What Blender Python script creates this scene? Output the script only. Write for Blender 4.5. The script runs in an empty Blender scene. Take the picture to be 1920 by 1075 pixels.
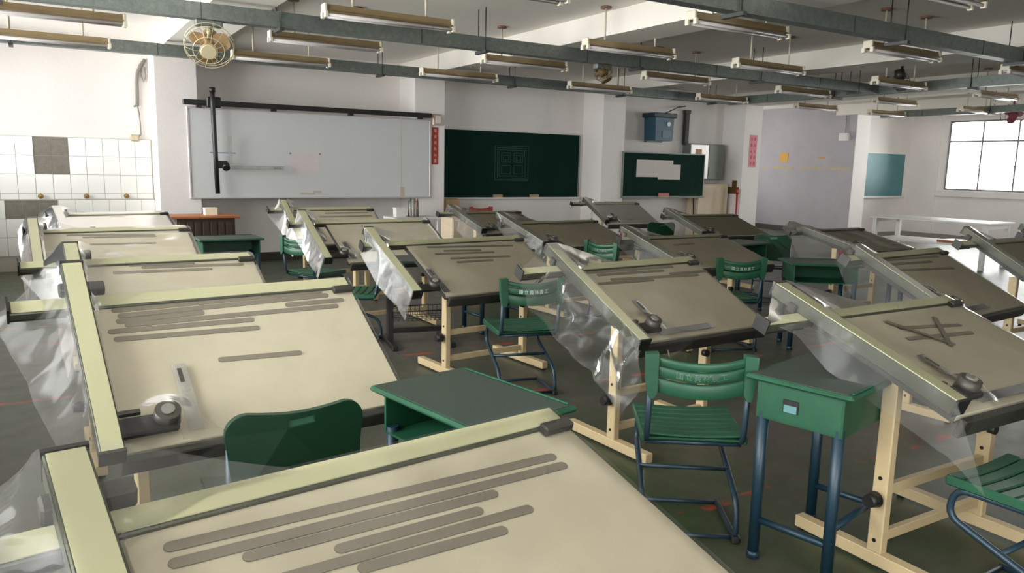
import bpy, bmesh, math, random
from mathutils import Vector, Matrix, noise
random.seed(7)
SC = bpy.context.scene
COL = SC.collection
R = math.radians

# ------------------------------------------------------------------ camera
F_PX, YAW, PITCH, ROLL, CAM_H = 1424.0, R(31.72), R(9.10), R(1.25), 1.5
fw = Vector((math.sin(YAW)*math.cos(PITCH), math.cos(YAW)*math.cos(PITCH), -math.sin(PITCH)))
rt = Vector((math.cos(YAW), -math.sin(YAW), 0.0))
up = rt.cross(fw)
c_, s_ = math.cos(ROLL), math.sin(ROLL)
rt2 = rt*c_ + up*s_
up2 = up*c_ - rt*s_
cam_d = bpy.data.cameras.new('camera')
cam_d.sensor_fit = 'HORIZONTAL'; cam_d.sensor_width = 36.0
cam_d.lens = 36.0*F_PX/1920.0
cam_d.clip_start = 0.02; cam_d.clip_end = 200
cam = bpy.data.objects.new('camera', cam_d); COL.objects.link(cam)
M = Matrix((( rt2.x, up2.x, -fw.x, 0), (rt2.y, up2.y, -fw.y, 0), (rt2.z, up2.z, -fw.z, CAM_H), (0, 0, 0, 1)))
cam.matrix_world = M
SC.camera = cam

# ------------------------------------------------------------------ world / light / exposure
world = bpy.data.worlds.new('overcast_sky'); SC.world = world
world.use_nodes = True
wn = world.node_tree.nodes; wl = world.node_tree.links
bg = wn['Background']; bg.inputs[0].default_value = (1.0, 0.99, 0.975, 1); bg.inputs[1].default_value = 16.0
SC.view_settings.view_transform = 'Standard'
SC.view_settings.look = 'None'
SC.view_settings.gamma = 1.0
SC.view_settings.use_curve_mapping = False
SC.view_settings.exposure = 0.0
SC.cycles.max_bounces = 10
SC.cycles.diffuse_bounces = 6
SC.cycles.transparent_max_bounces = 24
SC.cycles.use_denoising = True
SC.cycles.caustics_reflective = False
SC.cycles.caustics_refractive = False
SC.cycles.sample_clamp_indirect = 6.0

def portal(loc, rot, sx, sy):
    """guides daylight sampling through a window opening (emits nothing itself)"""
    l = bpy.data.lights.new('window_daylight', 'AREA'); l.shape = 'RECTANGLE'; l.size = sx; l.size_y = sy
    l.cycles.is_portal = True
    o = bpy.data.objects.new('window_daylight', l); COL.objects.link(o)
    o.location = loc; o.rotation_euler = rot
    return o

# ------------------------------------------------------------------ helpers
def lin(c):
    return tuple(((v/255.0)/12.92 if v <= 10 else (((v/255.0)+0.055)/1.055)**2.4) for v in c)

MATS = {}
def mat(name, rgb, rough=0.6, metal=0.0, spec=0.5, var=0.0, scale=8.0, bump=0.0, bscale=60.0, rgb2=None, coords='Object'):
    if name in MATS: return MATS[name]
    m = bpy.data.materials.new(name); m.use_nodes = True
    nt = m.node_tree; b = nt.nodes['Principled BSDF']
    c1 = lin(rgb); b.inputs['Base Color'].default_value = (*c1, 1)
    b.inputs['Roughness'].default_value = rough; b.inputs['Metallic'].default_value = metal
    b.inputs['Specular IOR Level'].default_value = spec
    if var > 0 or rgb2 or bump > 0:
        tc = nt.nodes.new('ShaderNodeTexCoord')
    if var > 0 or rgb2:
        n = nt.nodes.new('ShaderNodeTexNoise'); n.inputs['Scale'].default_value = scale; n.inputs['Detail'].default_value = 5
        n.inputs['Roughness'].default_value = 0.65
        nt.links.new(tc.outputs[coords], n.inputs['Vector'])
        r = nt.nodes.new('ShaderNodeValToRGB')
        r.color_ramp.elements[0].position = 0.32; r.color_ramp.elements[1].position = 0.7
        c2 = lin(rgb2) if rgb2 else tuple(v*(1-var) for v in c1)
        r.color_ramp.elements[0].color = (*c2, 1); r.color_ramp.elements[1].color = (*c1, 1)
        nt.links.new(n.outputs['Fac'], r.inputs['Fac']); nt.links.new(r.outputs['Color'], b.inputs['Base Color'])
    if bump > 0:
        n2 = nt.nodes.new('ShaderNodeTexNoise'); n2.inputs['Scale'].default_value = bscale; n2.inputs['Detail'].default_value = 3
        nt.links.new(tc.outputs[coords], n2.inputs['Vector'])
        bp = nt.nodes.new('ShaderNodeBump'); bp.inputs['Strength'].default_value = bump; bp.inputs['Distance'].default_value = 0.01
        nt.links.new(n2.outputs['Fac'], bp.inputs['Height']); nt.links.new(bp.outputs['Normal'], b.inputs['Normal'])
    MATS[name] = m
    return m

class MB:
    """collects vertices and faces of one mesh object"""
    def __init__(s): s.v = []; s.f = []; s.sm = []
    def add(s, vs, fs, smooth=False):
        o = len(s.v); s.v += [tuple(v) for v in vs]
        for f in fs: s.f.append(tuple(i+o for i in f)); s.sm.append(smooth)
        return s
    def box(s, x0, x1, y0, y1, z0, z1, tf=None, ch=0.0):
        if ch <= 0:
            vs = [(x, y, z) for z in (z0, z1) for y in (y0, y1) for x in (x0, x1)]
            fs = [(0,2,3,1), (4,5,7,6), (0,1,5,4), (2,6,7,3), (0,4,6,2), (1,3,7,5)]
        else:
            c = min(ch, abs(x1-x0)*.45, abs(y1-y0)*.45, abs(z1-z0)*.45)
            X = (x0, x1); Y = (y0, y1); Z = (z0, z1)
            vs = []; idx = {}
            for i in (0, 1):
                for j in (0, 1):
                    for k in (0, 1):
                        sx, sy, sz = 1-2*i, 1-2*j, 1-2*k
                        idx[(i,j,k,'x')] = len(vs); vs.append((X[i], Y[j]+sy*c, Z[k]+sz*c))
                        idx[(i,j,k,'y')] = len(vs); vs.append((X[i]+sx*c, Y[j], Z[k]+sz*c))
                        idx[(i,j,k,'z')] = len(vs); vs.append((X[i]+sx*c, Y[j]+sy*c, Z[k]))
            g = lambda i,j,k,a: idx[(i,j,k,a)]
            fs = []
            for i in (0, 1): fs.append((g(i,0,0,'x'), g(i,1,0,'x'), g(i,1,1,'x'), g(i,0,1,'x')))
            for j in (0, 1): fs.append((g(0,j,0,'y'), g(1,j,0,'y'), g(1,j,1,'y'), g(0,j,1,'y')))
            for k in (0, 1): fs.append((g(0,0,k,'z'), g(1,0,k,'z'), g(1,1,k,'z'), g(0,1,k,'z')))
            for j in (0, 1):
                for k in (0, 1): fs.append((g(0,j,k,'y'), g(1,j,k,'y'), g(1,j,k,'z'), g(0,j,k,'z')))
            for i in (0, 1):
                for k in (0, 1): fs.append((g(i,0,k,'x'), g(i,1,k,'x'), g(i,1,k,'z'), g(i,0,k,'z')))
            for i in (0, 1):
                for j in (0, 1): fs.append((g(i,j,0,'x'), g(i,j,1,'x'), g(i,j,1,'y'), g(i,j,0,'y')))
            for i in (0, 1):
                for j in (0, 1):
                    for k in (0, 1): fs.append((g(i,j,k,'x'), g(i,j,k,'y'), g(i,j,k,'z')))
        if tf: vs = [tf(*v) for v in vs]
        return s.add(vs, fs)
    def tube(s, pts, r, n=8, closed=False, tf=None, caps=True):
        pts = [Vector(p) for p in pts]
        if tf: pts = [Vector(tf(*p)) for p in pts]
        m = len(pts); vs = []; fs = []
        prev = None
        for i, p in enumerate(pts):
            if closed: d = pts[(i+1) % m]-pts[i-1]
            else: d = pts[min(i+1, m-1)]-pts[max(i-1, 0)]
            d.normalize()
            if prev is None:
                a = d.orthogonal().normalized()
            else:
                a = prev - d*prev.dot(d)
                a = a.normalized() if a.length > 1e-6 else d.orthogonal().normalized()
            prev = a; b = d.cross(a)
            for k in range(n):
                t = 2*math.pi*k/n; vs.append(p + a*math.cos(t)*r + b*math.sin(t)*r)
        for i in range(m if closed else m-1):
            for k in range(n):
                j = (i+1) % m
                fs.append((i*n+k, i*n+(k+1) % n, j*n+(k+1) % n, j*n+k))
        s.add(vs, fs, True)
        if caps and not closed:
            o = len(s.v)-m*n
            s.f.append(tuple(o+k for k in reversed(range(n)))); s.sm.append(False)
            s.f.append(tuple(o+(m-1)*n+k for k in range(n))); s.sm.append(False)
        return s
    def cyl(s, p0, p1, r0, r1=None, n=16, tf=None):
        r1 = r0 if r1 is None else r1
        p0 = Vector(tf(*p0)) if tf else Vector(p0); p1 = Vector(tf(*p1)) if tf else Vector(p1)
        d = (p1-p0).normalized(); a = d.orthogonal().normalized(); b = d.cross(a)
        vs = []
        for p, r in ((p0, r0), (p1, r1)):
            for k in range(n):
                t = 2*math.pi*k/n; vs.append(p+a*math.cos(t)*r+b*math.sin(t)*r)
        s.add(vs, [(k, (k+1) % n, n+(k+1) % n, n+k) for k in range(n)], True)
        o = len(s.v)-2*n
        s.f.append(tuple(o+k for k in reversed(range(n)))); s.sm.append(False)
        s.f.append(tuple(o+n+k for k in range(n))); s.sm.append(False)
        return s
    def prism(s, poly, d0, d1, tf):
        """poly in 2-D (a,b), extruded d0..d1; tf(a,b,d)->xyz"""
        n = len(poly)
        vs = [tf(a, b, d0) for a, b in poly]+[tf(a, b, d1) for a, b in poly]
        fs = [tuple(reversed(range(n))), tuple(range(n, 2*n))]+[(k, (k+1) % n, n+(k+1) % n, n+k) for k in range(n)]
        return s.add(vs, fs)
    def grid(s, P, smooth=True):
        """P[i][j] points"""
        ni, nj = len(P), len(P[0])
        vs = [p for row in P for p in row]
        fs = [(i*nj+j, i*nj+j+1, (i+1)*nj+j+1, (i+1)*nj+j) for i in range(ni-1) for j in range(nj-1)]
        return s.add(vs, fs, smooth)
    def mesh(s, name, m):
        me = bpy.data.meshes.new(name)
        me.from_pydata(s.v, [], s.f); me.validate()
        bm = bmesh.new(); bm.from_mesh(me); bmesh.ops.recalc_face_normals(bm, faces=bm.faces); bm.to_mesh(me); bm.free()
        if len(me.polygons) == len(s.sm): me.polygons.foreach_set('use_smooth', s.sm)
        me.materials.append(m)
        return me
    def build(s, name, m, parent=None, **kw):
        return obj(name, s.mesh(name, m), parent, **kw)

def obj(name, me, parent=None, label=None, cat=None, group=None, kind=None, loc=None, rz=None):
    o = bpy.data.objects.new(name, me); COL.objects.link(o)
    if parent is not None: o.parent = parent
    if loc is not None: o.location = loc
    if rz is not None: o.rotation_euler = (0, 0, rz)
    if label: o['label'] = label
    if cat: o['category'] = cat
    if group: o['group'] = group
    if kind: o['kind'] = kind
    return o

def empty(name, loc, rz=0.0, label=None, cat=None, group=None, kind=None):
    return obj(name, None, None, label, cat, group, kind, loc, rz)

def copy_tree(src, parent=None):
    c = src.copy(); COL.objects.link(c); c.parent = parent
    for ch in list(src.children): copy_tree(ch, c)
    return c

ORD = ['first', 'second', 'third', 'fourth', 'fifth', 'sixth', 'seventh', 'eighth', 'ninth', 'tenth']

# ------------------------------------------------------------------ materials
M_wall = mat('plaster_white', (235, 230, 227), 0.85, var=0.05, scale=1.3, bump=0.15, bscale=30)
M_ceil = mat('ceiling_paint', (238, 233, 226), 0.9, var=0.06, scale=0.8)
M_beam = mat('beam_paint', (236, 231, 222), 0.9, var=0.06, scale=1.0)
M_grey = mat('grey_partition', (176, 171, 176), 0.85, var=0.10, scale=2.5)
M_base = mat('baseboard_paint', (62, 58, 52), 0.7, var=0.15)
M_tile = mat('white_glazed_tile', (240, 240, 236), 0.18, var=0.03, scale=3)
M_grout = mat('tile_grout', (188, 184, 174), 0.9)
M_cement = mat('bare_cement', (132, 126, 116), 0.95, var=0.25, scale=14, bump=0.4)
M_galv = mat('galvanised_steel', (122, 130, 125), 0.45, 0.45, var=0.35, scale=26)
M_rod = mat('dark_rod', (70, 72, 70), 0.5, 0.6)
M_lampbody = mat('lamp_enamel_aged', (150, 130, 94), 0.5, var=0.2, scale=5)
M_lampcap = mat('lamp_end_cap', (222, 215, 196), 0.5)
M_lamptube = mat('fluorescent_tube_off', (190, 184, 182), 0.25)
M_stem = mat('lamp_stem_paint', (206, 196, 172), 0.5)
M_disc = mat('ceiling_rose_brown', (128, 92, 76), 0.6)
M_board = mat('cream_board_vinyl', (188, 180, 157), 0.5, var=0.13, scale=4.5, bump=0.16, bscale=7)
M_rail = mat('cream_green_rail', (180, 179, 144), 0.45, var=0.05, scale=6)
M_raildark = mat('dark_anodised_rail', (66, 68, 56), 0.4, 0.3)
M_strip = mat('grey_steel_strip', (126, 119, 106), 0.38, 0.25, var=0.12, scale=20)
M_leg = mat('cream_leg_paint', (192, 172, 134), 0.45, var=0.07, scale=5)
M_black = mat('black_plastic', (26, 25, 24), 0.45)
M_edge = mat('dark_board_edge', (44, 42, 37), 0.6)
M_green = mat('green_plastic', (31, 82, 57), 0.42, var=0.3, scale=6)
M_greend = mat('deep_green_plastic', (14, 52, 32), 0.32, var=0.1, scale=6)
M_desktop = mat('green_desk_top', (54, 66, 58), 0.42, var=0.18, scale=9)
M_blue = mat('blue_steel_paint', (22, 50, 64), 0.4, 0.1, var=0.12, scale=8)
M_darkblue = mat('dark_blue_tube', (34, 54, 66), 0.4, 0.2)
M_white = mat('white_paint', (222, 220, 216), 0.5)
M_wb = mat('whiteboard_face', (206, 208, 208), 0.3, var=0.04, scale=1.2)
M_alu = mat('aluminium_frame', (200, 192, 192), 0.4, 0.4)
M_chalk = mat('green_chalkboard', (14, 46, 38), 0.9, spec=.15, var=0.2, scale=1.5)
M_chalk2 = mat('worn_green_chalkboard', (80, 134, 140), 0.5, var=0.25, scale=2.0)
M_chalkline = mat('chalk_line', (52, 84, 76), 0.9)
M_paper = mat('white_paper', (206, 200, 194), 0.8, var=0.04)
M_pinkpaper = mat('faded_pink_paper', (214, 203, 204), 0.8, var=0.05, scale=14)
M_red = mat('red_paper', (168, 60, 48), 0.7, var=0.1, scale=20)
M_pink = mat('pink_poster', (226, 140, 152), 0.7, var=0.12, scale=16)
M_pinkink = mat('poster_ink', (176, 70, 90), 0.8)
M_wood = mat('brown_wood', (166, 98, 56), 0.45, var=0.25, scale=9)
M_darkwood = mat('dark_wood', (66, 46, 34), 0.55, var=0.3, scale=12)
M_tan = mat('tan_board', (196, 160, 118), 0.6, var=0.15, scale=6)
M_bin = mat('blue_bin_plastic', (44, 86, 104), 0.4)
M_gcab = mat('grey_green_metal', (110, 118, 108), 0.45, 0.2)
M_cream = mat('cream_cabinet_paint', (214, 196, 168), 0.5)
M_redp = mat('red_plastic', (170, 32, 34), 0.4)
M_brass = mat('brass_tap', (150, 118, 76), 0.4, 0.6)
M_brown = mat('brown_sign', (92, 70, 30), 0.6)
M_yellow = mat('ochre_paper', (206, 158, 62), 0.7)
M_tape = mat('masking_tape', (196, 178, 138), 0.8, var=0.2, scale=18)
M_fan = mat('fan_tan_plastic', (138, 112, 76), 0.4)
M_cage = mat('fan_cage_wire', (196, 184, 150), 0.4, 0.3)
M_fanred = mat('fan_red_plastic', (120, 56, 66), 0.4)
M_frame = mat('window_frame_metal', (128, 126, 126), 0.45, 0.4)
M_eraser = mat('felt_eraser', (172, 140, 120), 0.9)
M_pinkeraser = mat('pink_eraser_box', (196, 128, 128), 0.9)
M_dial = mat('grey_dial', (66, 63, 58), 0.4, 0.2)
M_letter = mat('white_lettering', (220, 234, 226), 0.7)
M_cable = mat('grey_conduit', (122, 120, 112), 0.6)
M_teal = mat('teal_sticker', (84, 124, 126), 0.6)

def plastic_mat(name, haze, tint=0.95, ior=1.3, bump=0.12, bsc=9.0, rough=0.1):
    m = bpy.data.materials.new(name); m.use_nodes = True
    nt = m.node_tree; N = nt.nodes; L = nt.links
    for n in list(N): N.remove(n)
    out = N.new('ShaderNodeOutputMaterial')
    tr = N.new('ShaderNodeBsdfTransparent'); tr.inputs[0].default_value = (tint, tint, tint*0.99, 1)
    gl = N.new('ShaderNodeBsdfGlossy'); gl.inputs['Color'].default_value = (1, 1, 1, 1); gl.inputs['Roughness'].default_value = rough
    df = N.new('ShaderNodeBsdfDiffuse'); df.inputs[0].default_value = (0.86, 0.85, 0.83, 1)
    tl = N.new('ShaderNodeBsdfTranslucent'); tl.inputs[0].default_value = (0.86, 0.85, 0.83, 1)
    mx0 = N.new('ShaderNodeMixShader'); mx0.inputs[0].default_value = 0.3
    L.new(df.outputs[0], mx0.inputs[1]); L.new(tl.outputs[0], mx0.inputs[2])
    mx1 = N.new('ShaderNodeMixShader')
    tc = N.new('ShaderNodeTexCoord')
    nz = N.new('ShaderNodeTexNoise'); nz.inputs['Scale'].default_value = 5.0; nz.inputs['Detail'].default_value = 6
    L.new(tc.outputs['Object'], nz.inputs['Vector'])
    mr = N.new('ShaderNodeMapRange'); mr.inputs[1].default_value = 0.3; mr.inputs[2].default_value = 0.8
    mr.inputs[3].default_value = haze*0.4; mr.inputs[4].default_value = haze*1.9
    L.new(nz.outputs['Fac'], mr.inputs[0]); L.new(mr.outputs[0], mx1.inputs[0])
    L.new(tr.outputs[0], mx1.inputs[1]); L.new(mx0.outputs[0], mx1.inputs[2])
    fr = N.new('ShaderNodeFresnel'); fr.inputs[0].default_value = ior
    n2 = N.new('ShaderNodeTexNoise'); n2.inputs['Scale'].default_value = bsc; n2.inputs['Detail'].default_value = 2
    L.new(tc.outputs['Object'], n2.inputs['Vector'])
    bp = N.new('ShaderNodeBump'); bp.inputs['Strength'].default_value = bump; bp.inputs['Distance'].default_value = 0.02
    L.new(n2.outputs['Fac'], bp.inputs['Height']); L.new(bp.outputs[0], gl.inputs['Normal'])
    mx2 = N.new('ShaderNodeMixShader'); L.new(fr.outputs[0], mx2.inputs[0])
    L.new(mx1.outputs[0], mx2.inputs[1]); L.new(gl.outputs[0], mx2.inputs[2])
    L.new(mx2.outputs[0], out.inputs[0])
    return m
M_film = plastic_mat('clear_polythene_film', 0.06, .95, 1.19, .03, 4.0, .17)
M_cover = plastic_mat('clear_polythene_cover', 0.02, .98, 1.12, .05, 5.0, .16)
def glass_mat():
    m = bpy.data.materials.new('window_glass'); m.use_nodes = True
    nt = m.node_tree; N = nt.nodes; L = nt.links
    for n in list(N): N.remove(n)
    out = N.new('ShaderNodeOutputMaterial'); tr = N.new('ShaderNodeBsdfTransparent'); tr.inputs[0].default_value = (.95, .96, .96, 1)
    gl = N.new('ShaderNodeBsdfGlossy'); gl.inputs['Roughness'].default_value = 0.03
    fr = N.new('ShaderNodeFresnel'); fr.inputs[0].default_value = 1.45
    mx = N.new('ShaderNodeMixShader'); L.new(fr.outputs[0], mx.inputs[0]); L.new(tr.outputs[0], mx.inputs[1]); L.new(gl.outputs[0], mx.inputs[2])
    L.new(mx.outputs[0], out.inputs[0]); return m
M_glass = glass_mat()
def scale_mat():
    m = plastic_mat('clear_acrylic_scale', 0.2, 0.9); return m
M_scale = scale_mat()

def floor_mat():
    m = bpy.data.materials.new('worn_painted_floor'); m.use_nodes = True
    nt = m.node_tree; N = nt.nodes; L = nt.links; b = N['Principled BSDF']
    g = N.new('ShaderNodeNewGeometry')
    n1 = N.new('ShaderNodeTexNoise'); n1.inputs['Scale'].default_value = 0.55; n1.inputs['Detail'].default_value = 6; n1.inputs['Roughness'].default_value = 0.6
    L.new(g.outputs['Position'], n1.inputs['Vector'])
    r1 = N.new('ShaderNodeValToRGB'); e = r1.color_ramp.elements
    e[0].position = 0.38; e[0].color = (*lin((40, 58, 28)), 1); e[1].position = 0.62; e[1].color = (*lin((78, 71, 64)), 1)
    L.new(n1.outputs['Fac'], r1.inputs['Fac'])
    n2 = N.new('ShaderNodeTexNoise'); n2.inputs['Scale'].default_value = 9; n2.inputs['Detail'].default_value = 8
    L.new(g.outputs['Position'], n2.inputs['Vector'])
    mul = N.new('ShaderNodeMixRGB'); mul.blend_type = 'MULTIPLY'; mul.inputs[0].default_value = 0.5
    L.new(r1.outputs['Color'], mul.inputs[1]); L.new(n2.outputs['Color'], mul.inputs[2])
    gm = N.new('ShaderNodeGamma'); gm.inputs[1].default_value = 0.85; L.new(mul.outputs[0], gm.inputs[0])
    sx = N.new('ShaderNodeSeparateXYZ'); L.new(g.outputs['Position'], sx.inputs[0])
    tot = None
    for y0 in (2.26, 4.1, 5.38, 7.0, 7.76):                      # worn red guide lines painted across the room
        a = N.new('ShaderNodeMath'); a.operation = 'SUBTRACT'; a.inputs[1].default_value = y0; L.new(sx.outputs['Y'], a.inputs[0])
        a2 = N.new('ShaderNodeMath'); a2.operation = 'ABSOLUTE'; L.new(a.outputs[0], a2.inputs[0])
        a3 = N.new('ShaderNodeMath'); a3.operation = 'LESS_THAN'; a3.inputs[1].default_value = 0.03; L.new(a2.outputs[0], a3.inputs[0])
        if tot is None: tot = a3
        else:
            ad = N.new('ShaderNodeMath'); ad.operation = 'MAXIMUM'; L.new(tot.outputs[0], ad.inputs[0]); L.new(a3.outputs[0], ad.inputs[1]); tot = ad
    n3 = N.new('ShaderNodeTexNoise'); n3.inputs['Scale'].default_value = 3.5; n3.inputs['Detail'].default_value = 6
    L.new(g.outputs['Position'], n3.inputs['Vector'])
    th = N.new('ShaderNodeMapRange'); th.inputs[1].default_value = 0.5; th.inputs[2].default_value = 0.58; L.new(n3.outputs['Fac'], th.inputs[0])
    mm = N.new('ShaderNodeMath'); mm.operation = 'MULTIPLY'; L.new(tot.outputs[0], mm.inputs[0]); L.new(th.outputs[0], mm.inputs[1])
    mx = N.new('ShaderNodeMixRGB'); mx.inputs[2].default_value = (*lin((150, 66, 44)), 1)
    L.new(mm.outputs[0], mx.inputs[0]); L.new(gm.outputs[0], mx.inputs[1]); L.new(mx.outputs[0], b.inputs['Base Color'])
    b.inputs['Roughness'].default_value = 0.36
    rr = N.new('ShaderNodeMapRange'); rr.inputs[3].default_value = 0.3; rr.inputs[4].default_value = 0.55; L.new(n2.outputs['Fac'], rr.inputs[0]); L.new(rr.outputs[0], b.inputs['Roughness'])
    return m

# ------------------------------------------------------------------ the room
XL, XR, YB, YF, YC = -1.4, 19.4, -3.2, 11.68, 11.09      # left, right, back wall, recessed front wall, column fronts
ZC, ZB = 3.06, 2.82
COLX = [1.33, 5.01, 8.71, 12.40, 16.11]; CW = 0.52
XA = COLX[3]+CW                                          # alcove between the fourth and fifth column
MB().box(XL-.3, XR+.3, YB-.3, 16.3, -0.12, 0.0).build('floor', floor_mat(), kind='structure')
MB().box(XL-.3, XR+.3, YB-.3, 16.3, ZC, ZC+.2).build('ceiling', M_ceil, kind='structure')
# outside ground beyond the windows
def wall_x(name, x0, x1, ya, yb, openings, m):
    """wall lying in a plane of constant x with openings (y0,y1,z0,z1)"""
    b = MB(); ys = sorted({ya, yb}|{o[0] for o in openings}|{o[1] for o in openings})
    for y0, y1 in zip(ys, ys[1:]):
        op = [o for o in openings if o[0] <= y0 and o[1] >= y1]
        if op:
            b.box(x0, x1, y0, y1, 0, op[0][2]); b.box(x0, x1, y0, y1, op[0][3], ZC)
        else: b.box(x0, x1, y0, y1, 0, ZC)
    return b.build(name, m, kind='structure')
def wall_y(name, y0, y1, xa, xb, openings, m):
    b = MB(); xs = sorted({xa, xb}|{o[0] for o in openings}|{o[1] for o in openings})
    for x0, x1 in zip(xs, xs[1:]):
        op = [o for o in openings if o[0] <= x0 and o[1] >= x1]
        if op:
            b.box(x0, x1, y0, y1, 0, op[0][2]); b.box(x0, x1, y0, y1, op[0][3], ZC)
        else: b.box(x0, x1, y0, y1, 0, ZC)
    return b.build(name, m, kind='structure')
# front wall: recessed plane behind the columns, open at the alcove
wall_y('wall_front', YF, YF+.2, XL-.2, XA, [], M_wall)
ADDED_AWIN = [(XA+.5, COLX[4]-.5, .9, 2.7)]  # made-up window opening, out of view, added to light the alcove
MB().box(XA-.0, XA+.2, YF, 16.1, 0, ZC).build('wall_alcove', M_wall, kind='structure')
wall_y('wall_alcove_end', 16.0, 16.2, XA, COLX[4]+.12, ADDED_AWIN, M_wall)
MB().box(COLX[4]-.01, COLX[4]-.002, YC+.002, YF+.002, 0, ZB-.002).box(COLX[4]-.01, COLX[4]+.12, YF+.002, 16.0, 0, ZC).build('wall_partition', M_grey, kind='structure')
MB().box(COLX[4]+.125, XR+.2, YF, YF+.2, 0, ZC).build('wall_board', M_wall, kind='structure')
LWIN = [(-2.9, -0.3, .9, 2.95), (0.0, 3.4, .9, 2.95), (3.7, 7.1, .9, 2.95), (7.4, 11.5, .9, 2.95)]
wall_x('wall_left', XL-.2, XL, YB-.2, YF, LWIN, M_wall)
RWIN = [(7.6, 10.79, 1.12, 2.81), (3.4, 6.9, 1.12, 2.81)]
wall_x('wall_right', XR, XR+.2, YB-.2, YF, RWIN, M_wall)
BWIN = [(-1.2, 1.2, .9, 2.95), (15.8, 19.0, .95, 2.75)]
wall_y('wall_back', YB-.2, YB, XL-.2, XR+.2, BWIN, M_wall)
for i, x in enumerate(COLX):
    y1 = YF+.01 if i not in (3, 4) else YF+.2
    if i == 4: y1 = YC+.03
    MB().box(x, x+CW, YC, YF+.18 if i != 4 else YF-.002, 0, ZB, ch=.006).build('column', M_wall, kind='structure')
    MB().box(x, x+CW, YB+.002, YF-.002, ZB+.001, ZC-.001).build('ceiling_beam', M_beam, kind='structure')
# baseboards
b = MB()
for a, c in ((COLX[0]+CW, COLX[1]), (COLX[1]+CW, COLX[2]), (COLX[2]+CW, COLX[3])): b.box(a, c, YF-.015, YF, 0, .115)
b.build('baseboard_front', M_base, kind='structure')
MB().box(COLX[4]-.025, COLX[4]-.01, YC+.03, 16.0, 0, .12).build('baseboard_partition', M_base, kind='structure')

# windows
WN = [0]
def window_x(x, y0, y1, z0, z1, nbay, inward, zs=(), detail=True):
    WN[0] += 1
    r = empty('window_%d' % WN[0], (x, (y0+y1)/2, z0), kind='structure')
    L = lambda b, nm, m: b.build(nm, m, r)
    oy, oz = (y0+y1)/2, z0
    w = y1-y0; h = z1-z0
    f = MB(); t = .035
    f.box(-.03, .03, -w/2, w/2, 0, t).box(-.03, .03, -w/2, w/2, h-t, h).box(-.03, .03, -w/2, -w/2+t, 0, h).box(-.03, .03, w/2-t, w/2, 0, h)
    L(f, 'window_frame', M_frame)
    for z in zs: L(MB().box(-.025, .025, -w/2+t, w/2-t, z-z0-.02, z-z0+.02), 'transom', M_frame)
    bw = w/nbay
    levels = [z0]+list(zs)+[z1]
    for k in range(1, nbay):
        yy = -w/2+k*bw
        L(MB().box(-.02, .02, yy-.018, yy+.018, t, h-t), 'mullion', M_frame)
    for k in range(nbay):
        for a, c in zip(levels, levels[1:]):
            L(MB().box(-.004, .004, -w/2+k*bw+.02, -w/2+(k+1)*bw-.02, a-z0+.02, c-z0-.02), 'pane', M_glass)
        if detail and k: L(MB().box(-.045, -.02, -w/2+k*bw-.03, -w/2+k*bw+.03, .58, .61), 'latch', M_frame)
    portal((x+inward*-.06, oy, z0+h/2), (0, R(90)*(1 if inward < 0 else -1), 0), h, w)
def window_y(y, x0, x1, z0, z1, nbay, far=0):
    WN[0] += 1
    r = empty('window_%d' % WN[0], ((x0+x1)/2, y, z0), kind='structure')
    w = x1-x0; h = z1-z0; t = .035
    MB().box(-w/2, w/2, -.03, .03, 0, t).box(-w/2, w/2, -.03, .03, h-t, h).box(-w/2, -w/2+t, -.03, .03, 0, h).box(w/2-t, w/2, -.03, .03, 0, h).build('window_frame', M_frame, r)
    bw = w/nbay
    for k in range(1, nbay): MB().box(-w/2+k*bw-.018, -w/2+k*bw+.018, -.02, .02, t, h-t).build('mullion', M_frame, r)
    for k in range(nbay): MB().box(-w/2+k*bw+.02, -w/2+(k+1)*bw-.02, -.004, .004, t, h-t).build('pane', M_glass, r)
    portal(((x0+x1)/2, y-.06+.12*far, z0+h/2), (R(90)*(1-2*far), 0, 0), w, h)
window_x(XR+.08, *RWIN[0], 4, -1, zs=(2.31,))
window_x(XR+.08, *RWIN[1], 4, -1, zs=(2.31,))
for o in LWIN: window_x(XL-.08, *o, 3, 1, zs=(), detail=False)
for o in BWIN: window_y(YB-.08, *o, 4)
window_y(16.1, *ADDED_AWIN[0], 3, 1)  # unseen window added so daylight reaches the grey partition
# projecting sill band below the right windows
MB().box(XR-.06, XR, -.8, 10.95, .95, 1.10, ch=.01).build('trim_1', M_wall, kind='structure')
MB().box(XR-.06, XR, 10.95, YF, 0, ZC).build('trim_2', M_wall, kind='structure')

# tiled washing wall on the left: every tile is a piece of its own
tb = empty('wall_tiled', (0, YF, 0), kind='structure')
MB().box(XL, 1.33, -.012, 0, .92, 1.735).box(XL, 1.33, -.05, 0, 0, .92).build('tile_bed', M_grout, tb)
TX = [-.26+.1965*k for k in range(-5, 9)]
rows = [(.925, 1.0), (1.0, 1.25), (1.25, 1.49), (1.49, 1.73)]
hole = MB()
tile_cache = {}
def tile(x0, x1, z0, z1, yf, th=.01):
    key = (round(x1-x0, 3), round(z1-z0, 3))
    if key not in tile_cache: tile_cache[key] = MB().box(0, x1-x0-.005, -th, 0, 0, z1-z0-.005, ch=.002).mesh('tile', M_tile)
    obj('tile', tile_cache[key], tb, loc=(x0+.0025, yf, z0+.0025))
for k in range(len(TX)-1):
    x0, x1 = TX[k], min(TX[k+1], 1.325)
    for ri, (z0, z1) in enumerate(rows):
        if ri >= 2 and -.07 < x0 < .30: continue
        tile(x0, x1, z0, z1, -.012)
    xs0, xs1 = x0+.04, min(x1+.04, 1.325)
    if xs1-xs0 > .02:
        if not (-.5 < xs0 < .12): tile(xs0, xs1, .68, .915, -.05)
        tile(xs0, xs1, .44, .68, -.05); tile(xs0, xs1, .2, .44, -.05)
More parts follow.
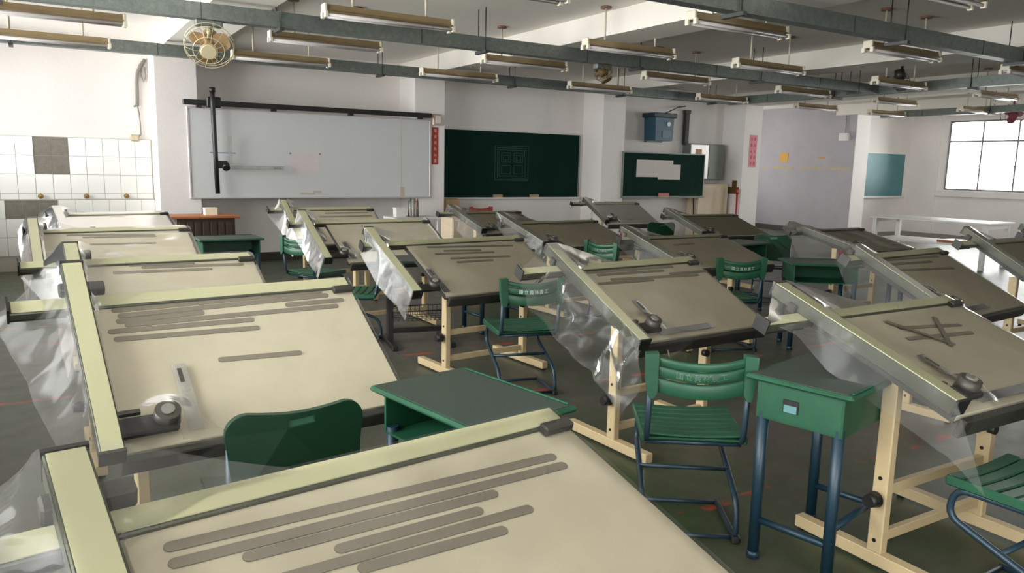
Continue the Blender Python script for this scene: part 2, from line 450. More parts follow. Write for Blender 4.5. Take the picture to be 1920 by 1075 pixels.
for i in range(2):
    for j in range(2):
        MB().box(-.062+.196*i, .132+.196*i, -.016, -.012, 1.252+.24*j, 1.488+.24*j).build('cement_patch', M_cement, tb)
for i in range(3): MB().box(-.42+.19*i, -.232+.19*i, -.056, -.05, .665, .915).build('cement_patch', M_cement, tb)
for i, x in enumerate((-.02, .50, .98)):
    t = empty('tap_stub', (x, YF-.012, .965), label='corroded brass tap stub on tiled wall, %s from the left' % ORD[i], cat='tap', group='tap stubs on tiled wall')
    MB().cyl((0, 0, 0), (0, -.06, 0), .016, n=10).build('pipe', M_brass, t)
    MB().cyl((0, -.002, 0), (0, -.012, 0), .034, n=12).build('flange', M_brass, t)
    MB().cyl((0, -.045, -.02), (0, -.045, .03), .02, .012, n=10).build('valve', M_brass, t)

# conduit and socket on the left wall part
c = empty('conduit', (0, 0, 0), label='grey conduit with loose loop running down white wall beside column', cat='conduit')
wp = lambda x, z: (x, YF-.02, z)
MB().tube([wp(1.30, 2.80), wp(1.24, 2.72), wp(1.2, 2.62), wp(1.185, 2.5), wp(1.18, 2.3), wp(1.175, 2.18)], .022, 8).build('pipe', M_cable, c)
MB().tube([wp(1.175, 2.2), wp(1.19, 2.1), wp(1.2, 1.95), wp(1.2, 1.8), wp(1.17, 1.77)], .008, 6).build('cable', M_cable, c)
MB().tube([wp(1.29, 2.76), wp(1.25, 2.68), wp(1.245, 2.58), wp(1.27, 2.5), wp(1.3, 2.58), wp(1.29, 2.7)], .008, 6).build('cable', M_cable, c)
MB().tube([wp(1.185, 2.2), wp(1.13, 2.17)], .012, 6).build('hook', M_cable, c)
s = empty('socket_box', (1.12, YF, 1.75), label='dusty beige socket box hanging at the conduit end', cat='socket')
MB().box(-.055, .055, -.05, 0, -.045, .045, ch=.012).build('body', mat('dusty_beige', (176, 164, 136), .7), s)
MB().box(-.04, .04, -.056, -.05, -.03, .03, ch=.004).build('cover', mat('dusty_beige2', (190, 178, 150), .6), s)

# ------------------------------------------------------------------ boards on the front wall
def stroke_glyph(mb, cx, cz, w, h, tf, seed):
    rr = random.Random(seed)
    t = w*.09
    for k in range(rr.randint(2, 3)):
        z = cz-h*.4+h*.8*(k+.5)/3; mb.prism([(cx-w*rr.uniform(.3, .48), z-t), (cx+w*rr.uniform(.3, .48), z-t*.6), (cx+w*.4, z+t), (cx-w*.4, z+t*.6)], 0, .001, tf)
    for k in range(rr.randint(1, 2)):
        x = cx+w*rr.uniform(-.25, .25); mb.prism([(x-t, cz-h*.45), (x+t*.6, cz-h*.42), (x+t, cz+h*.45), (x-t*.5, cz+h*.42)], 0, .0012, tf)

wb = empty('whiteboard', (3.49, YC, .955), label='wide whiteboard with taped paper under a black drafting rail', cat='whiteboard')
MB().box(-1.77, 1.77, -.02, 0, .02, 1.2).build('panel', M_wb, wb)
for nm, a in (('frame_top', (-1.79, 1.79, -.03, 0, 1.2, 1.22)), ('frame_bottom', (-1.79, 1.79, -.03, 0, 0, .02)), ('frame_side', (-1.79, -1.765, -.03, 0, .02, 1.2)), ('frame_side', (1.765, 1.79, -.03, 0, .02, 1.2))):
    MB().box(*a, ch=.003).build(nm, M_alu, wb)
MB().box(-1.7, 1.75, -.07, -.03, 0, .012, ch=.003).build('pen_tray', M_alu, wb)
MB().box(1.28, 1.288, -.0215, -.02, .02, 1.2).build('panel_seam', mat('yellowed_tape', (196, 184, 160), .7), wb)
MB().box(-.42, -.01, -.0225, -.0205, .36, .65).build('taped_paper', M_pinkpaper, wb)
for k, x in enumerate((-.43, 0.0)): MB().cyl((x, -.0205, .64), (x, -.03, .64), .012, n=10).build('magnet', M_cable, wb)
MB().box(-1.52, -1.18, -.0215, -.0205, .615, .63).build('ink_mark', mat('blue_ink', (120, 140, 176), .7), wb)
for x, z, w_, h_ in ((-.3, .05, .22, .03), (-.1, .07, .12, .04), (1.27, .02, .07, .15)): MB().box(x, x+w_, -.0212, -.0205, z, z+h_).build('stain', mat('rust_stain', (188, 178, 164), .8), wb)
# drafting machine for demonstrations on the whiteboard
dm = empty('wall_drafting_machine', (3.45, YC-.03, 2.23), label='black wall drafting machine with rail and arm on whiteboard', cat='drafting machine')
MB().box(-1.80, 1.80, -.09, -.035, -.035, .035, ch=.006).build('rail', M_black, dm)
for x in (-1.60, -.62, .5, 1.62): MB().box(x-.03, x+.03, -.085, 0, -.065, -.03).build('bracket', M_black, dm)
ar = MB().tube([(-1.44, -.13, .16), (-1.44, -.13, .0), (-1.43, -.13, -.6), (-1.42, -.13, -1.20)], .032, 10).build('arm', M_black, dm)
MB().box(-1.51, -1.33, -.12, -.04, -.06, .08, ch=.01).build('carriage', M_black, dm)
MB().cyl((-1.44, -.13, .14), (-1.44, -.13, .20), .04, n=12).build('arm_cap', M_black, ar)
hd = MB().cyl((-1.30, -.10, -.80), (-1.30, -.16, -.86), .05, n=14).box(-1.42, -1.28, -.15, -.11, -.86, -.76, ch=.01).build('protractor_head', M_black, dm)
MB().box(-1.24, -.52, -.13, -.122, -.87, -.82).build('clear_scale', M_scale, hd)
MB().box(-1.26, -1.21, -.13, -.122, -.80, -.42).build('clear_scale', M_scale, hd)
MB().box(-.66, -.56, -.133, -.131, -.855, -.835).build('scale_slot', M_cable, hd)
sp = empty('wall_box', (5.36, YC, 2.09), label='small glossy box on column at whiteboard top right corner', cat='box')
MB().box(-.075, .075, -.09, 0, .0, .17, ch=.01).build('body', mat('glossy_beige', (186, 168, 152), .2), sp)
MB().box(-.03, .06, -.094, -.09, .03, .14, ch=.004).build('cover', mat('glossy_pale', (226, 212, 204), .15), sp)
bn = empty('wall_banner', (5.36, YC-.002, 1.48), label='narrow red paper banner with vertical white characters beside whiteboard', cat='banner')
MB().box(-.055, .055, -.004, 0, 0, .58).build('sheet', M_red, bn)
g = MB(); tfb = lambda a, b_, d: (a, -.0042-d, b_)
for k in range(6): stroke_glyph(g, 0, .53-.094*k, .06, .06, tfb, 11+k)
g.build('characters', mat('banner_white', (206, 168, 152), .8), bn)

cb = empty('chalkboard', (7.06, YF, .93), label='large dark green chalkboard between columns with window drawn in chalk', cat='chalkboard')
MB().box(-1.56, 1.545, -.03, 0, 0, 1.14).build('panel', M_chalk, cb)
MB().box(-1.57, 1.555, -.04, 0, 1.14, 1.165, ch=.004).build('frame_top', M_white, cb)
MB().box(1.545, 1.57, -.04, 0, 0, 1.14, ch=.004).build('frame_side', M_gcab, cb)
MB().box(-1.57, 1.57, -.09, 0, -.035, 0.0, ch=.006).build('chalk_tray', M_white, cb)
g = MB()
def rect_outline(g, x0, x1, z0, z1, t=.008, y=-.0305):
    for a in ((x0, x1, z0, z0+t), (x0, x1, z1-t, z1), (x0, x0+t, z0, z1), (x1-t, x1, z0, z1)): g.box(a[0], a[1], y-.0008, y, a[2], a[3])
rect_outline(g, -.27, .43, .30, .90); rect_outline(g, -.22, .38, .335, .865); rect_outline(g, -.19, .35, .37, .83)
rect_outline(g, -.14, .06, .62, .78); rect_outline(g, .12, .31, .62, .78); rect_outline(g, -.14, .06, .41, .56); rect_outline(g, .12, .31, .41, .56); rect_outline(g, -.10, .02, .65, .74); rect_outline(g, .16, .27, .65, .74)
g.build('chalk_drawing', M_chalkline, cb)
for x, lab in ((6.85, 'tan felt eraser on large chalkboard tray, near its middle'), (7.62, 'tan felt eraser on large chalkboard tray, nearer the right column')):
    e = empty('board_eraser', (x, YF-.05, .93), label=lab, cat='eraser', group='erasers on the chalkboard tray')
    MB().box(-.09, .09, -.03, .03, .02, .05, ch=.006).build('back', M_eraser, e); MB().box(-.085, .085, -.028, .028, 0, .02).build('felt', M_tan, e)
# small chalkboard
sb = empty('small_chalkboard', (10.24, YC-.0, .95), label='small dark green chalkboard with white sheets taped on it', cat='chalkboard')
MB().box(-1.03, 1.03, -.03, 0, 0.02, .82).build('panel', M_chalk, sb)
for a in ((-1.05, 1.05, -.035, 0, .82, .84), (-1.05, 1.05, -.035, 0, 0, .02), (-1.05, -1.03, -.035, 0, .02, .82), (1.03, 1.05, -.035, 0, .02, .82)): MB().box(*a).build('frame_edge', M_gcab, sb)
MB().box(-1.05, 1.05, -.08, 0, -.02, 0, ch=.004).build('chalk_tray', M_gcab, sb)
MB().box(-.72, .2, -.033, -.031, .38, .70).build('taped_sheet', M_paper, sb)
MB().box(-.18, .40, -.035, -.033, .33, .62).build('taped_sheet', M_paper, sb)
e = empty('board_eraser', (10.22, YC-.05, .95), label='pink eraser on the small chalkboard tray', cat='eraser', group='erasers on the chalkboard tray')
MB().box(-.12, .12, -.025, .025, 0.02, .075, ch=.006).build('back', M_pinkeraser, e); MB().box(-.115, .115, -.022, .022, 0, .02).build('felt', M_tan, e)
# legs that carry the small board between column and cabinet
sbl = MB()
# blue bin on a bracket
bb = empty('blue_bin', (10.42, YF-.2, 2.03), label='blue plastic bin with round white sticker mounted high on wall', cat='bin')
MB().prism([(-.22, 0), (.22, 0), (.24, .46), (-.24, .46)], -.15, .18, lambda a, b_, d: (a, d, b_)).build('body', M_bin, bb)
MB().box(-.29, .29, -.19, .2, .44, .53, ch=.012).build('rim', mat('dark_blue_rim', (26, 50, 58), .4), bb)
MB().cyl((.1, -.15, .32), (.1, -.168, .32), .045, n=20).build('sticker', M_white, bb)
MB().box(-.05, .18, -.162, -.15, .06, .2).build('label_plate', mat('faded_label', (110, 132, 136), .6), bb)
MB().tube([(.1, 0, .53), (.18, -.02, .56), (.55, .1, .68), (.8, .14, .72)], .012, 6).build('cord', M_rod, bb)
MB().box(-.2, .2, .12, .2, -.03, 0).build('shelf_bracket', M_gcab, bb)
# wall duct and electric cabinets
dk = empty('wall_duct', (11.28, YF, 0), label='dark vertical cable duct above the electric cabinet', cat='duct')
MB().box(-.05, .05, -.09, 0, 1.98, 2.62, ch=.006).build('channel', mat('dark_duct', (62, 60, 56), .6), dk)
MB().box(-.07, .07, -.1, 0, 2.6, 2.68, ch=.006).build('elbow', mat('dark_duct', (62, 60, 56), .6), dk)
ec = empty('electric_cabinet', (11.76, YF-.24, 1.28), label='grey electric cabinet with shiny notice on the wall behind small chalkboard', cat='cabinet')
MB().box(-.5, .46, 0, .24, 0, .73, ch=.006).build('body', M_gcab, ec)
MB().box(-.5, .0, -.014, 0, .02, .71, ch=.004).build('door', mat('pale_metal_door', (204, 200, 196), .25, .3), ec)
MB().box(.02, .45, -.012, 0, .02, .71, ch=.004).build('door', M_gcab, ec)
MB().box(-.38, -.2, -.017, -.014, .42, .62).build('notice', mat('tan_notice', (196, 160, 140), .7), ec)
cc = empty('cream_cabinet', (11.95, YF-.33, .0), label='cream metal cabinet on floor right of the small chalkboard', cat='cabinet')
MB().box(-.52, .36, 0, .3, .08, 1.2, ch=.008).build('body', M_cream, cc); MB().box(-.50, .34, -.012, 0, .10, 1.18, ch=.004).build('door', M_cream, cc)
MB().box(-.5, .34, .02, .28, 0, .08).build('plinth', M_base, cc); MB().cyl((-.4, -.012, 1.02), (-.4, -.03, 1.02), .012, n=8).build('knob', M_alu, cc)
br = empty('broom', (11.32, YF-.40, 0), label='dark brown broom leaning by cream cabinet under small chalkboard', cat='broom')
MB().tube([(0, 0, .1), (.03, .1, .9)], .014, 8).build('handle', M_darkwood, br); MB().box(-.1, .1, -.03, .03, 0, .12, ch=.01).build('brush', M_darkwood, br)
bt = empty('red_baton', (12.24, YC-.08, 0), label='slim red baton leaning on column by brown sign', cat='baton')
MB().tube([(0, 0, .25), (.03, .04, .6), (.04, .06, 1.0)], .02, 8).build('shaft', M_redp, bt); MB().cyl((.04, .06, 1.0), (.045, .07, 1.12), .03, .02, n=10).build('grip', M_redp, bt); MB().cyl((-.01, -.01, 0), (0, 0, .25), .03, .02, n=10).build('tip', M_redp, bt)
rb = empty('red_box', (9.45, YF-.3, 0), label='red box on floor under small chalkboard beside column', cat='box')
MB().box(-.12, .14, -.1, .1, 0, .62, ch=.01).build('body', M_redp, rb); MB().box(-.13, .15, -.11, .11, .62, .68, ch=.01).build('lid', M_black, rb)
bs = empty('brown_sign', (COLX[3], YC+.2, .0), label='small brown wooden sign fixed on the left side of a column', cat='sign')
MB().box(-.02, 0, -.15, .15, 1.0, 1.14, ch=.004).build('plate', M_brown, bs); MB().box(-.02, 0, -.09, .03, 1.14, 1.28, ch=.004).build('bracket', M_brown, bs)
pp = empty('poster', (12.68, YC-.002, 1.56), label='pink vertical poster with dark pink characters on a white column', cat='poster')
MB().box(-.11, .11, -.003, 0, 0, .66).build('sheet', M_pink, pp)
g = MB(); tfp = lambda a, b_, d: (a, -.0035-d, b_)
for k in range(5):
    for cx in (-.05, .05): stroke_glyph(g, cx, .58-.125*k, .07, .085, tfp, 31+k*3+int(cx*100))
g.build('characters', M_pinkink, pp)
# things on the grey partition (faces -x)
px0 = COLX[4]-.011
def on_part(y0, y1, z0, z1, th=.006): return MB().box(px0-th, px0, y0, y1, z0, z1)
tp = empty('tape_strips', (0, 0, 0), label='broken row of peeling masking tape across the grey partition', cat='tape')
for y0, y1 in ((13.71, 13.57), (13.4, 12.77), (12.52, 12.24), (12.18, 11.94), (11.78, 11.14)): on_part(min(y0, y1), max(y0, y1), 1.55, 1.60, .003).build('tape_piece', M_tape, tp)
on_part(12.93, 13.18, 1.72, 1.95, .004).build('notice', M_yellow, label='ochre notice stuck on grey partition above the tape', cat='notice')
on_part(11.86, 12.07, 1.81, 1.86, .003).build('paper_scrap', mat('tan_scrap', (190, 150, 112), .8), label='thin tan paper scrap stuck on grey partition', cat='paper')
tv = empty('wall_socket_box', (px0, 11.36, 2.22), label='white wall box under a thin conduit on grey partition', cat='socket')
MB().box(-.08, 0, -.12, .12, .0, .18, ch=.008).build('body', M_wall, tv); MB().tube([(-.02, 0, .18), (-.02, 0, .59)], .012, 6).build('conduit', M_grey, tv); MB().box(-.09, -.08, -.09, .09, .03, .15, ch=.004).build('cover', M_white, tv)
# worn green board on the far bay
gb = empty('worn_chalkboard', (17.95, YF, .92), label='faded blue-green chalkboard on bright wall near the windows', cat='chalkboard')
MB().box(-1.05, 1.1, -.03, 0, 0, 1.06).build('panel', M_chalk2, gb); MB().box(-1.07, 1.12, -.09, 0, -.045, 0, ch=.006).build('chalk_tray', M_white, gb)
MB().box(-1.07, 1.12, -.035, 0, 1.06, 1.08).build('frame_top', M_white, gb); MB().box(-1.0, -.82, -.08, -.03, 0, .06, ch=.01).build('chalk_box', M_white, gb)

# ------------------------------------------------------------------ ceiling services
def tray(p0, p1, lab, rods):
    d = Vector(p1)-Vector(p0); ln = d.length; rz = math.atan2(d.y, d.x)
    r = empty('cable_tray', p0, rz, lab, 'cable tray', 'galvanised cable trays under the ceiling')
    MB().box(0, ln, -.06, -.055, 0, .125).box(0, ln, .055, .06, 0, .125).box(0, ln, -.055, .055, 0, .006).build('channel', M_galv, r)
    MB().box(0, ln, -.062, .062, .125, .131).build('cover', M_galv, r)
    k = 0
    x = .6
    while x < ln:
        MB().box(x-.003, x+.003, -.064, .064, -.002, .133).build('joint', M_rod, r)
        x += 2.0
    x = 1.2
    while x < ln-.2:
        MB().tube([(x, -.075, -.02), (x, -.075, ZC-p0[2])], .006, 5).build('hanger_rod', M_rod, r)
        MB().tube([(x, .075, -.02), (x, .075, ZC-p0[2])], .006, 5).build('hanger_rod', M_rod, r)
        MB().box(x-.02, x+.02, -.11, .11, -.03, -.002).build('support', M_rod, r)
        x += 2.05
    return r
ZT = 2.645
tray((XL+.02, 9.78, ZT), (10.55, 9.78, ZT), 'long galvanised cable tray closest to the front wall', 4)
tray((XL+.02, 7.03, ZT), (10.55, 7.03, ZT), 'long galvanised cable tray across middle of the ceiling', 4)
tray((1.2, 4.16, ZT), (12.0, 4.16, ZT), 'long galvanised cable tray nearest the camera, top right', 4)
tray((10.62, 2.4, ZT), (10.62, 9.9, ZT), 'galvanised cable tray running towards front wall, joining the others', 3)
tray((15.2, 2.4, ZT), (15.2, 9.9, ZT), 'galvanised cable tray running towards front wall near the far windows', 3)

LL = 1.15
def make_light():
    r = empty('fluorescent_light', (0, 0, 0))
    MB().prism([(-.035, .03), (.035, .03), (.022, .075), (-.022, .075)], .02, LL-.02, lambda a, b_, d: (d, a, b_)).build('housing', M_lampbody, r)
    MB().prism([(-.075, .012), (.075, .012), (.06, .022), (.035, .03), (-.035, .03), (-.06, .022)], .02, LL-.02, lambda a, b_, d: (d, a, b_)).build('reflector', M_lampbody, r)
    for y in (-.045, .045): MB().cyl((.03, y, -.01), (LL-.03, y, -.01), .014, n=8).build('tube', M_lamptube, r)
    for x in (0, LL-.025):
        e = MB().box(x, x+.025, -.05, .05, .01, .08, ch=.006).build('end_cap', M_lampcap, r)
        for y in (-.045, .045): MB().box(x, x+.03, y-.018, y+.018, -.03, .02, ch=.004).build('tube_holder', M_lampcap, e)
    for x in (.25, LL-.25):
        MB().cyl((x, 0, .07), (x, 0, ZC-2.66), .010, n=6).build('stem', M_stem, r)
        MB().cyl((x, 0, ZC-2.66-.02), (x, 0, ZC-2.66), .055, n=12).build('ceiling_rose', M_disc, r)
    return r
ROWS = [('row nearest the front wall', 9.40, [-.43, 1.95, 4.33, 6.72, 9.34, 11.8, 14.0]),
        ('second row from the front wall', 7.78, [-.42, 1.97, 4.35, 6.74, 9.34, 11.7, 14.25]),
        ('third row from the front wall', 6.20, [2.0, 4.6, 6.70, 9.28, 11.75]),
        ('fourth row from the front wall', 4.63, [2.1, 4.47, 6.77, 9.3]),
        ('row nearest the camera', 3.02, [4.45, 6.8])]
lt = None
for rn, y, xs in ROWS:
    for k, x in enumerate(xs):
        if lt is None: o = lt = make_light()
        else: o = copy_tree(lt)
        o.location = (x, y, 2.66); o.rotation_euler = (0, 0, R(random.uniform(-1, 1)))
        o['label'] = 'twin tube ceiling light, %s from the left in the %s' % (ORD[k], rn)
        o['category'] = 'ceiling light'; o['group'] = 'hanging fluorescent lights'

def make_fan(name, loc, tilt, m_blade, m_cage, lab, zt=0.16, rad=.26):
    r = empty(name, loc, 0, lab, 'fan', 'orbit fans under the ceiling')
    A = Matrix.Rotation(R(tilt[1]), 3, 'Z') @ Matrix.Rotation(R(tilt[0]), 3, 'X')
    tf = lambda x, y, z: tuple(A @ Vector((x, y, z)))
    MB().box(-.11, .11, -.04, .04, zt+.10, zt+.16, ch=.01).build('mount', M_galv, r)
    MB().tube([(0, 0, zt+.12), (0, 0, .05), tf(0, .10, .0)], .018, 8).build('neck', m_cage, r)
    MB().cyl((0, .04, 0), (0, .16, 0), .075, .06, n=16, tf=tf).build('motor', m_blade, r)
    cage = MB()
    for rr, y in ((rad, 0), (rad*.97, -.05), (rad*.62, -.10), (rad*.35, -.112)):
        cage.tube([tf(rr*math.cos(t), y, rr*math.sin(t)) for t in [2*math.pi*k/28 for k in range(28)]], .0035, 4, closed=True)
    for k in range(14):
        t = 2*math.pi*k/14; cs, sn = math.cos(t), math.sin(t)
        cage.tube([tf(.06*cs, -.115, .06*sn), tf(rad*.6*cs, -.105, rad*.6*sn), tf(rad*.985*cs, -.05, rad*.985*sn), tf(rad*cs, .0, rad*sn), tf(rad*.9*cs, .06, rad*.9*sn), tf(.07*cs, .1, .07*sn)], .0016, 3)
    cage.build('cage', m_cage, r)
    MB().cyl((0, -.11, 0), (0, -.122, 0), .07, .06, n=18, tf=tf).build('badge', m_cage, r)
    for k in range(3):
        t0 = 2*math.pi*k/3+.4
        P = []
        for i in range(6):
            rr = .04+(rad*.86-.04)*i/5; row = []
            wdt = .55+1.0*math.sin(math.pi*min(1, (i+1.2)/6))
            for j in range(5):
                t = t0+(j/4-.5)*wdt; row.append(tf(rr*math.cos(t), -.02+.05*(j/4-.5), rr*math.sin(t)))
            P.append(row)
        MB().grid(P).build('blade', m_blade, r)
    MB().cyl((0, -.05, 0), (0, .05, 0), .045, n=14, tf=tf).build('hub', m_blade, r)
    return r
make_fan('orbit_fan', (1.285, 7.03, 2.45), (38, -14), M_fan, M_cage, 'tan caged fan hanging under the middle cable tray, upper left', .04, .2)
make_fan('orbit_fan', (15.35, 7.4, 2.62), (20, -60), M_fanred, M_fanred, 'dark red caged fan hanging before the far windows', .2, .2)
make_fan('orbit_fan', (5.485, 7.03, 2.565), (60, 30), M_brown, M_brown, 'small dark caged fan under middle cable tray, ceiling centre', -.08, .10)
make_fan('orbit_fan', (10.1, 6.35, 2.74), (75, 0), M_rod, M_rod, 'dark caged fan tucked under ceiling between light rows, right side', .16, .11)

# ------------------------------------------------------------------ drafting tables
WB_, LB_ = 1.05, .63
T = {
'A': (0.531, 1.052, 0.802, 18.34, 6.67, -0.48, 0.472, -0.315, -0.6),
'B': (0.568, 2.73, 0.804, 35.01, 4.64, -0.47, 0.476, -0.348, -0.669),
'C': (0.49, 4.172, 0.797, 27.3, 2.08, -0.372, 0.433, -0.315, -0.603),
'D': (0.476, 6.257, 0.803, 24.33, 2.39, -0.538, 0.424, -0.315, -0.6),
'E': (0.645, 8.544, 0.801, 18.9, 6.57, -0.499, 0.405, -0.315, -0.6),
'F': (2.996, 1.569, 0.814, 19.98, -1.3, -0.463, 0.507, -0.315, -0.719),
'G': (2.876, 3.049, 0.796, 26.84, 2.73, -0.49, 0.482, -0.369, -0.775),
'H': (2.727, 4.766, 0.776, 26.86, 5.3, -0.754, 0.466, -0.321, -0.85),
'I': (2.713, 6.522, 0.79, 27.17, 1.69, -0.715, 0.448, -0.334, -0.86),
'J': (2.695, 8.009, 0.803, 30.02, 0.26, -0.477, 0.434, -0.315, -0.653),
'K': (4.833, 4.682, 0.799, 15.87, -2.42, -0.541, 0.474, -0.315, -0.68),
'L': (4.689, 6.335, 0.813, 15.92, 3.56, -0.661, 0.505, -0.339, -0.75),
'M': (4.712, 7.936, 0.805, 16.99, 4.76, -0.452, 0.458, -0.33, -0.686),
'N': (4.943, 2.666, 0.809, 27.25, 3.89, -0.532, 0.388, -0.315, -0.7),
'R': (7.193, 4.833, 0.803, 13.07, 0.18, -0.503, 0.464, -0.315, -0.7),
'O': (7.278, 6.774, 0.8, 17.78, -3.51, -0.572, 0.449, -0.315, -0.7),
'P': (7.577, 9.123, 0.796, 24.4, -5.32, -0.437, 0.406, -0.315, -0.705),
'Q': (6.646, 2.881, 0.802, 30.16, -0.32, -0.41, 0.458, -0.315, -0.665),
'S': (8.75, 3.4, 0.80, 22, 0, -0.45, 0.44, -0.315, -0.65),
}
WHERE = {
'A': 'nearest the camera at bottom left', 'B': 'second from the camera in the left column', 'C': 'third from the camera in the left column',
'D': 'fourth from the camera in the left column', 'E': 'farthest in the left column before tiled wall',
'F': 'nearest in the second column at lower right', 'G': 'second in the second column at picture centre', 'H': 'third from the camera in the second column',
'I': 'fourth from the camera in the second column', 'J': 'farthest in the second column under whiteboard',
'N': 'nearest in the third column at right edge', 'K': 'second from the camera in the third column', 'L': 'third from the camera in the third column', 'M': 'farthest in the third column under large chalkboard',
'Q': 'nearest in the fourth column at right edge', 'R': 'second from the camera in the fourth column', 'O': 'third from the camera in the fourth column', 'P': 'farthest in the fourth column under small chalkboard',
'S': 'rightmost, just past the fourth column'}
STRIPS = {
'A': [(-0.368, 0.254, 0.411, 0.211), (-0.37, 0.217, 0.415, 0.178), (-0.265, 0.186, 0.214, 0.16), (-0.123, 0.144, 0.157, 0.13), (-0.231, 0.121, 0.255, 0.096), (-0.107, 0.089, 0.171, 0.068)],
'B': [(-0.363, 0.286, 0.389, 0.296), (-0.348, 0.257, 0.408, 0.271), (0.238, 0.237, 0.462, 0.236), (-0.357, 0.232, -0.083, 0.237), (-0.333, 0.211, 0.428, 0.206), (-0.389, 0.186, 0.082, 0.177), (-0.377, 0.149, 0.09, 0.133), (-0.073, 0.001, 0.204, -0.014)],
'C': [(-0.109, 0.296, 0.2, 0.290), (-0.051, 0.270, 0.453, 0.253), (-0.19, 0.235, 0.278, 0.223)],
'D': [(-0.325, 0.270, 0.252, 0.244), (-0.226, 0.230, 0.259, 0.218), (-0.189, 0.122, 0.241, 0.112)],
'E': [(-0.393, 0.228, 0.425, 0.215), (-0.332, 0.142, 0.299, 0.124)],
'F': [(-0.065, 0.186, 0.303, 0.149), (-0.116, 0.109, 0.29, 0.086), (0.222, 0.216, 0.048, 0.03), (-0.089, 0.228, 0.067, 0.031)],
'G': [(-0.361, 0.285, 0.297, 0.279), (-0.294, 0.256, 0.192, 0.248), (0.225, 0.211, 0.517, 0.208), (-0.234, 0.205, 0.42, 0.179), (-0.347, 0.178, 0.046, 0.170)],
'H': [(-0.352, 0.27, 0.378, 0.229), (-0.245, 0.21, 0.057, 0.196), (-0.335, 0.176, 0.156, 0.158), (-0.241, 0.11, 0.261, 0.088), (-0.216, 0.059, 0.082, 0.055)],
'J': [(-0.129, 0.181, 0.463, 0.184), (-0.048, 0.252, 0.447, 0.25)],
'K': [(-0.209, 0.161, 0.032, 0.179)], 'L': [(-0.151, 0.28, 0.309, 0.275)],
'N': [(-0.328, 0.286, 0.372, 0.271), (-0.36, 0.24, 0.197, 0.221), (-0.367, 0.174, 0.338, 0.129)],
'P': [(-0.21, 0.222, 0.276, 0.235), (-0.086, 0.079, 0.21, 0.093)],
}
SHORT = {'A': 'nearest drafting board', 'B': 'second drafting board of left column', 'C': 'third drafting board of left column', 'D': 'fourth drafting board of left column', 'E': 'farthest drafting board of left column',
'F': 'lower right drafting board', 'G': 'drafting board at picture centre', 'H': 'third drafting board of second column', 'J': 'farthest drafting board of second column',
'K': 'second drafting board of third column', 'L': 'third drafting board of third column', 'N': 'nearest drafting board of third column', 'P': 'farthest drafting board of fourth column'}

def ltf(q):
    """board coordinates (u across, v up the slope, w off the surface) -> table coordinates"""
    ti = R(q[3]); c, s = math.cos(ti), math.sin(ti)
    return lambda u, v, w: (u, v*c-w*s, q[2]+v*s+w*c)
def wtf(q):
    f = ltf(q); ro = R(q[4]); c, s = math.cos(ro), math.sin(ro)
    def g(u, v, w):
        x, y, z = f(u, v, w); return (q[0]+x*c-y*s, q[1]+x*s+y*c, z)
    return g

